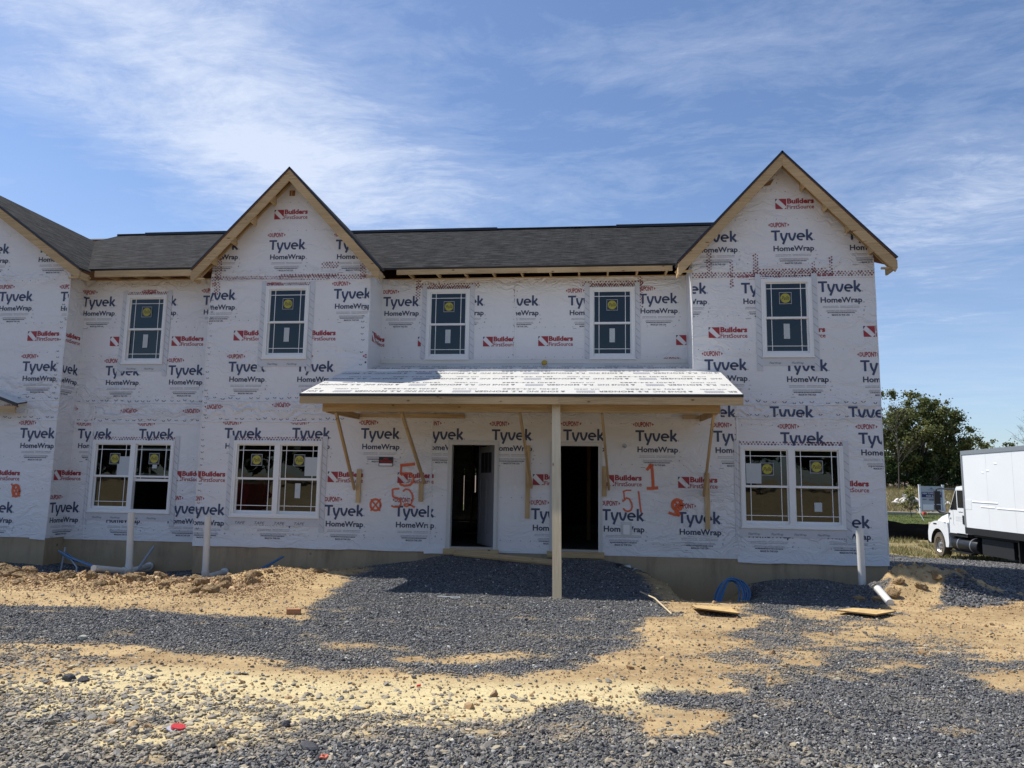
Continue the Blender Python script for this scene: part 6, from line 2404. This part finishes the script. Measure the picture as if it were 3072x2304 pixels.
# rubble pieces on the bank
rp = [rock_mesh('concrete_lump', 'white rubble', 80 + k, 7, .3, (1, .7, .45)) for k in range(4)]
r3_ = random.Random(9)
for k in range(26):
    o_ = rp[k % 4] if k < 4 else rp[k % 4].copy()
    if k >= 4:
        COL.objects.link(o_)
    x = r3_.uniform(24.2, 28.5) if k > 6 else r3_.uniform(25.2, 26.3)
    y = r3_.uniform(46.5, 48.5)
    s_ = r3_.uniform(.12, .32) if k > 2 else .5
    o_.location = (x, y, gz(x, y) + s_ * .4 + (.25 if k % 3 == 0 else .05))
    o_.scale = (s_ * 1.3, s_, s_)
    o_.rotation_euler = (r3_.uniform(-.8, .8), r3_.uniform(-.8, .8), r3_.uniform(0, 6))
    tag(o_, 'pale broken concrete lump in the rubble on the weedy bank', 'rubble', 'broken concrete on the bank')


# ---- foliage as many small leaf faces
def leaf_cloud(centres, radii, n, size, mat, name, parent, rng, tone_c=.5, squash=.8, up=.0):
    """leaf quads scattered through lumpy clumps; tone varies by clump"""
    k = rng.integers(0, len(centres), n) if radii is None else rng.choice(len(centres), n, p=(radii ** 2) / (radii ** 2).sum())
    d = rng.normal(0, 1, (n, 3))
    d /= np.linalg.norm(d, axis=1)[:, None]
    rad = radii[k] * np.abs(rng.normal(0, .62, n))
    p = centres[k] + d * rad[:, None] * np.array([1, 1, squash])
    sub = rng.integers(0, 40, n)
    nrm = d * .8 + rng.normal(0, .7, (n, 3)) + np.array([0, 0, .35 + up])
    nrm /= np.linalg.norm(nrm, axis=1)[:, None]
    t1 = np.cross(nrm, rng.normal(0, 1, (n, 3)))
    t1 /= np.linalg.norm(t1, axis=1)[:, None] + 1e-9
    t2 = np.cross(nrm, t1)
    s_ = size * rng.uniform(.6, 1.3, n)[:, None]
    v = np.stack([p - t1 * s_ * .5, p + t2 * s_ * .32, p + t1 * s_ * .5, p - t2 * s_ * .32], 1).reshape(-1, 3)
    ct = rng.uniform(0, 1, len(centres))
    tone = np.clip(ct[k] * .5 + rng.uniform(0, .5, n), 0, 1)
    q_ = np.arange(n * 4).reshape(-1, 4)
    org = np.array(ORG[parent.name]) if parent is not None else np.zeros(3)
    ob = np_mesh(name, v, q_, mat, {'tone': ('FLOAT', 'FACE', tone)}, smooth=False, loc=org)
    if parent is not None:
        ob.parent = parent
        ob.location = (0, 0, 0)
    return ob


def limbs(m_, base, tips, r0, mat, rng, fork=.45):
    top = Vector(base)
    for t_ in tips:
        t_ = Vector(t_)
        mid = Vector(base).lerp(t_, fork) + Vector((rng.normal(0, .25), rng.normal(0, .25), rng.uniform(0, .5)))
        m_.tube([base, Vector(base).lerp(mid, .5) + Vector((rng.normal(0, .1), 0, 0)), mid, mid.lerp(t_, .55) + Vector((rng.normal(0, .15), 0, rng.normal(0, .15))), t_], [r0, r0 * .72, r0 * .5, r0 * .28, r0 * .1], mat, 6, cap=False)


def tree(name, x, y, ctrs, rads, n, size, mat, th, tr_, label, cat, group=None, seed=0, squash=.8, trunkname='trunk', crown='crown'):
    z = gz(x, y)
    T_ = empty(name, (x, y, z))
    tag(T_, label, cat, group)
    rng = np.random.default_rng(seed)
    c_ = np.array(ctrs, float)
    r_ = np.array(rads, float)
    m_ = MB()
    fk = Vector((x, y, z + th))
    m_.tube([(x, y, z - .3), (x + .03, y, z + th * .4), fk], [tr_ * 1.3, tr_, tr_ * .8], 'bark', 8)
    sel = rng.choice(len(c_), min(len(c_), 14), replace=False)
    limbs(m_, fk, [c_[i] for i in sel], tr_ * .6, 'bark', rng)
    m_.build(trunkname, T_)
    leaf_cloud(c_, r_, n, size, mat, crown, T_, rng, squash=squash)
    return T_


# the big spreading tree
rng = np.random.default_rng(5)
TX, TY = 32.9, 62.0
tz0 = gz(TX, TY)
ctrs, rads = [], []
for k in range(300):
    while True:
        d = rng.uniform(-1, 1, 3)
        if .15 < np.linalg.norm(d) < 1:
            break
    cz = 6.4 + d[2] * 4.1
    cx = TX + d[0] * 4.6 * (1.10 - .42 * max(0, d[2]) - .18 * max(0, -d[2]))
    ctrs.append((cx, TY + d[1] * 4.0, cz))
    rads.append(rng.uniform(.35, .85))
for (x, z, r_) in ((28.9, 9.9, .6), (29.8, 10.5, .7), (31.2, 11.1, .6), (32.8, 11.3, .65), (34.5, 10.6, .7), (36.0, 9.2, .6), (37.0, 7.7, .55), (36.9, 6.4, .5), (36.3, 5.3, .6), (28.5, 8.4, .6), (28.7, 6.6, .8), (29.5, 5.0, .9)):
    for q_ in range(3):
        ctrs.append((x + rng.normal(0, .5), TY + rng.uniform(-1.5, 1.5), z - .5 + rng.normal(0, .4)))
        rads.append(r_ * rng.uniform(.5, .95))
tree('oak_tree', TX, TY, ctrs, rads, 66000, .22, 'oak leaves', 2.0, .34, 'large spreading green tree with gaps in its crown behind the sale board', 'tree', seed=8)
# thicket at its foot
for k, (x, y, h, w_, lab) in enumerate(((28.2, 60, 2.6, 1.5, 'dark green bush against the house corner below the large tree'), (30.6, 60.5, 3.4, 1.7, 'dark green bush left of the large tree trunk'),
                                        (33.0, 60, 3.0, 1.9, 'dark green bush in front of the large tree trunk'), (35.6, 60.5, 3.6, 1.8, 'dark bush under the right side of the large tree'),
                                        (38.2, 60, 3.3, 1.9, 'dark bush beside the truck cab roof'), (41.0, 61, 3.8, 2.0, 'dark bush hidden mostly behind the cargo box front'),
                                        (44.5, 61, 4.0, 2.2, 'dark bush behind the truck cargo box'))):
    z = gz(x, y)
    r2_ = np.random.default_rng(60 + k)
    cs_ = [(x + r2_.uniform(-w_, w_), y + r2_.uniform(-.8, .8), z + r2_.uniform(.1, 1) * h * .85) for _ in range(34)]
    tree('bush', x, y, cs_, r2_.uniform(.35, .75, 34), 5200, .24, 'thicket leaves', .5, .10, lab, 'bush', 'dark bushes under the far trees', 70 + k, trunkname='stem', crown='foliage')
for k, (x, y, h, lab) in enumerate(((41.6, 66, 5.6, 'small tree top just showing above the front of the cargo box'), (45.2, 64, 6.3, 'light leafy tree showing above the truck roof'), (50.0, 66, 6.2, 'leafy tree above the truck roof at the picture edge'))):
    z = gz(x, y)
    r2_ = np.random.default_rng(90 + k)
    cs_ = [(x + r2_.uniform(-1.6, 1.6), y + r2_.uniform(-1.2, 1.2), z + h * r2_.uniform(.35, .85)) for _ in range(34)]
    tree('roadside_tree', x, y, cs_, r2_.uniform(.25, .6, 34), 3000, .23, 'oak leaves', h * .3, .12, lab, 'tree', 'trees behind the truck', 95 + k)
# bare trees
def bare(x, y, h, lab, seed):
    z = gz(x, y)
    T_ = empty('bare_tree', (x, y, z))
    tag(T_, lab, 'tree')
    r2_ = random.Random(seed)
    m_ = MB()
    m_.tube([(x, y, z - .2), (x + .1, y, z + h * .4), (x + .05, y, z + h * .75), (x + .15, y, z + h)], [.07, .05, .03, .01], 'twig', 6)
    m_.build('trunk', T_)
    m2 = MB()
    for i in range(34):
        f_ = r2_.uniform(.25, .95)
        p = Vector((x + .1 * f_, y, z + h * f_))
        a_ = r2_.uniform(0, 6.28)
        L_ = (1 - f_) * h * .36 + .35
        q_ = p + Vector((math.cos(a_) * L_, math.sin(a_) * L_, L_ * r2_.uniform(.5, 1.3)))
        md = p.lerp(q_, .5) + Vector((r2_.uniform(-.12, .12), 0, r2_.uniform(-.1, .15)))
        m2.tube([p, md, q_], [.018, .012, .006], 'twig', 5, cap=False)
        for _ in range(4):
            s0 = md.lerp(q_, r2_.uniform(0, .9))
            b2 = r2_.uniform(0, 6.28)
            s1 = s0 + Vector((math.cos(b2), math.sin(b2), r2_.uniform(.2, 1.2))) * L_ * .3
            m2.tube([s0, s1], [.008, .004], 'twig', 4, cap=False)
    m2.build('branches', T_)


bare(29.1, 58, 8.2, 'thin bare tree rising beside the house corner, left of the large tree', 4)
bare(45.6, 66, 8.0, 'bare twiggy treetop rising above the truck roof', 6)
# sapling with a stake
SAX, SAY = 21.6, 37.2
z = gz(SAX, SAY)
r2_ = np.random.default_rng(7)
cs_ = [(SAX + r2_.uniform(-.55, .55) * (1.15 - f_), SAY + r2_.uniform(-.35, .35), z + .55 + f_ * 1.35) for f_ in np.linspace(0, 1, 16)]
tree('sapling', SAX, SAY, cs_, r2_.uniform(.16, .34, 16), 700, .15, 'sapling leaves', .5, .03, 'young yellowish green sapling planted on the lawn in front of the rubble', 'sapling', seed=3, trunkname='stem', crown='foliage')
m_ = MB()
m_.tube([(SAX - .42, 35.2, z + .62), (SAX - .22, 34.6, gz(SAX, 34.6) - .1)], .02, 'paper', 6)
tag(m_.build('guy_stake', None, loc=(SAX, SAY - 1.5, z)), 'thin white stake leaning from the sapling onto the lawn', 'stake')

# straw-coloured grass tufts and lawn blades
def grass(name, x0, x1, y0, y1, n, h, seed, cond=None, mat='grass blades', tlo=0., thi=1.):
    r_ = np.random.default_rng(seed)
    p = np.stack([r_.uniform(x0, x1, n), r_.uniform(y0, y1, n)], 1)
    if cond is not None:
        p = p[cond(p[:, 0], p[:, 1])]
    n = len(p)
    z = height(p[:, 0], p[:, 1])
    a_ = r_.uniform(0, 6.28, n)
    hh_ = h * r_.uniform(.4, 1.3, n)
    ln_ = r_.normal(0, .5, (n, 2)) * hh_[:, None]
    wv = np.stack([np.cos(a_), np.sin(a_)], 1) * (.012 + .04 * h)
    b0_ = np.concatenate([p - wv, (z - .01)[:, None]], 1)
    b1_ = np.concatenate([p + wv, (z - .01)[:, None]], 1)
    tp_ = np.concatenate([p + ln_, (z + hh_)[:, None]], 1)
    v = np.stack([b0_, b1_, tp_], 1).reshape(-1, 3)
    tag(np_mesh(name, v, np.arange(n * 3).reshape(-1, 3), mat, {'tone': ('FLOAT', 'FACE', r_.uniform(tlo, thi, n))}, smooth=False), kind='stuff')


grass('dry_grass', 6.0, 40, 13, 22, 38000, .17, 1, lambda x, y: (y > grass_y(x) + .15) & (fbm(x * .7, y * .7, 3, 3) > .42), 'grass blades', .1, 1)
grass('lawn_grass', 6, 60, 23, 41, 46000, .10, 2, None, 'grass blades', 0, .35)
grass('bank_weeds', 4, 75, 42, 62, 52000, .42, 3, None, 'grass blades', .45, 1)

# far woods: one continuous mass beyond the bank and another behind the camera
def woods(name, cs_fn, n_c, n, size, seed, label=None):
    r_ = np.random.default_rng(seed)
    c_ = np.array([cs_fn(r_) for _ in range(n_c)])
    ob = leaf_cloud(c_, np.full(n_c, 2.6), n, size, 'thicket leaves', name, None, r_, squash=1.0)
    tag(ob, kind='stuff')


def behind_far(r_):
    x = r_.uniform(-130, 190)
    y = r_.uniform(110, 124)
    return (x, y, 2.5 + r_.uniform(.2, 3.4))


def behind_cam(r_):
    x = r_.uniform(-95, 95)
    y = r_.uniform(-92, -78)
    return (x, y, 4.0 + r_.uniform(.0, 9.5) * (.75 + .25 * math.sin(x * .11)))


woods('woodland', behind_far, 900, 60000, .8, 31)
woods('woodland', behind_cam, 520, 26000, 1.5, 32)
# red waste container behind the photographer, seen mirrored in the left ground floor window
m_ = MB()
DX, DY = -16.0, -20.5
zz = gz(DX, DY)
m_.prism([(DX - .8, DY, zz + .25), (DX + .8, DY, zz + .25), (DX + 1.0, DY, zz + 1.5), (DX - 1.0, DY, zz + 1.5)], (0, 0, 0), (0, 2.6, 0), 'dumpster red')
for x in (-.9, -.3, .3, .9):
    m_.box(DX + x - .05, DX + x + .05, DY + 2.601, DY + 2.68, zz + .3, zz + 1.45, 'dumpster red')
m_.box(DX - .6, DX + .6, DY + .2, DY + 2.4, zz, zz + .249, 'black')
tag(m_.build('waste_container', None, loc=(DX, DY, zz)), 'red waste container reflected in the left gable ground floor window', 'container')
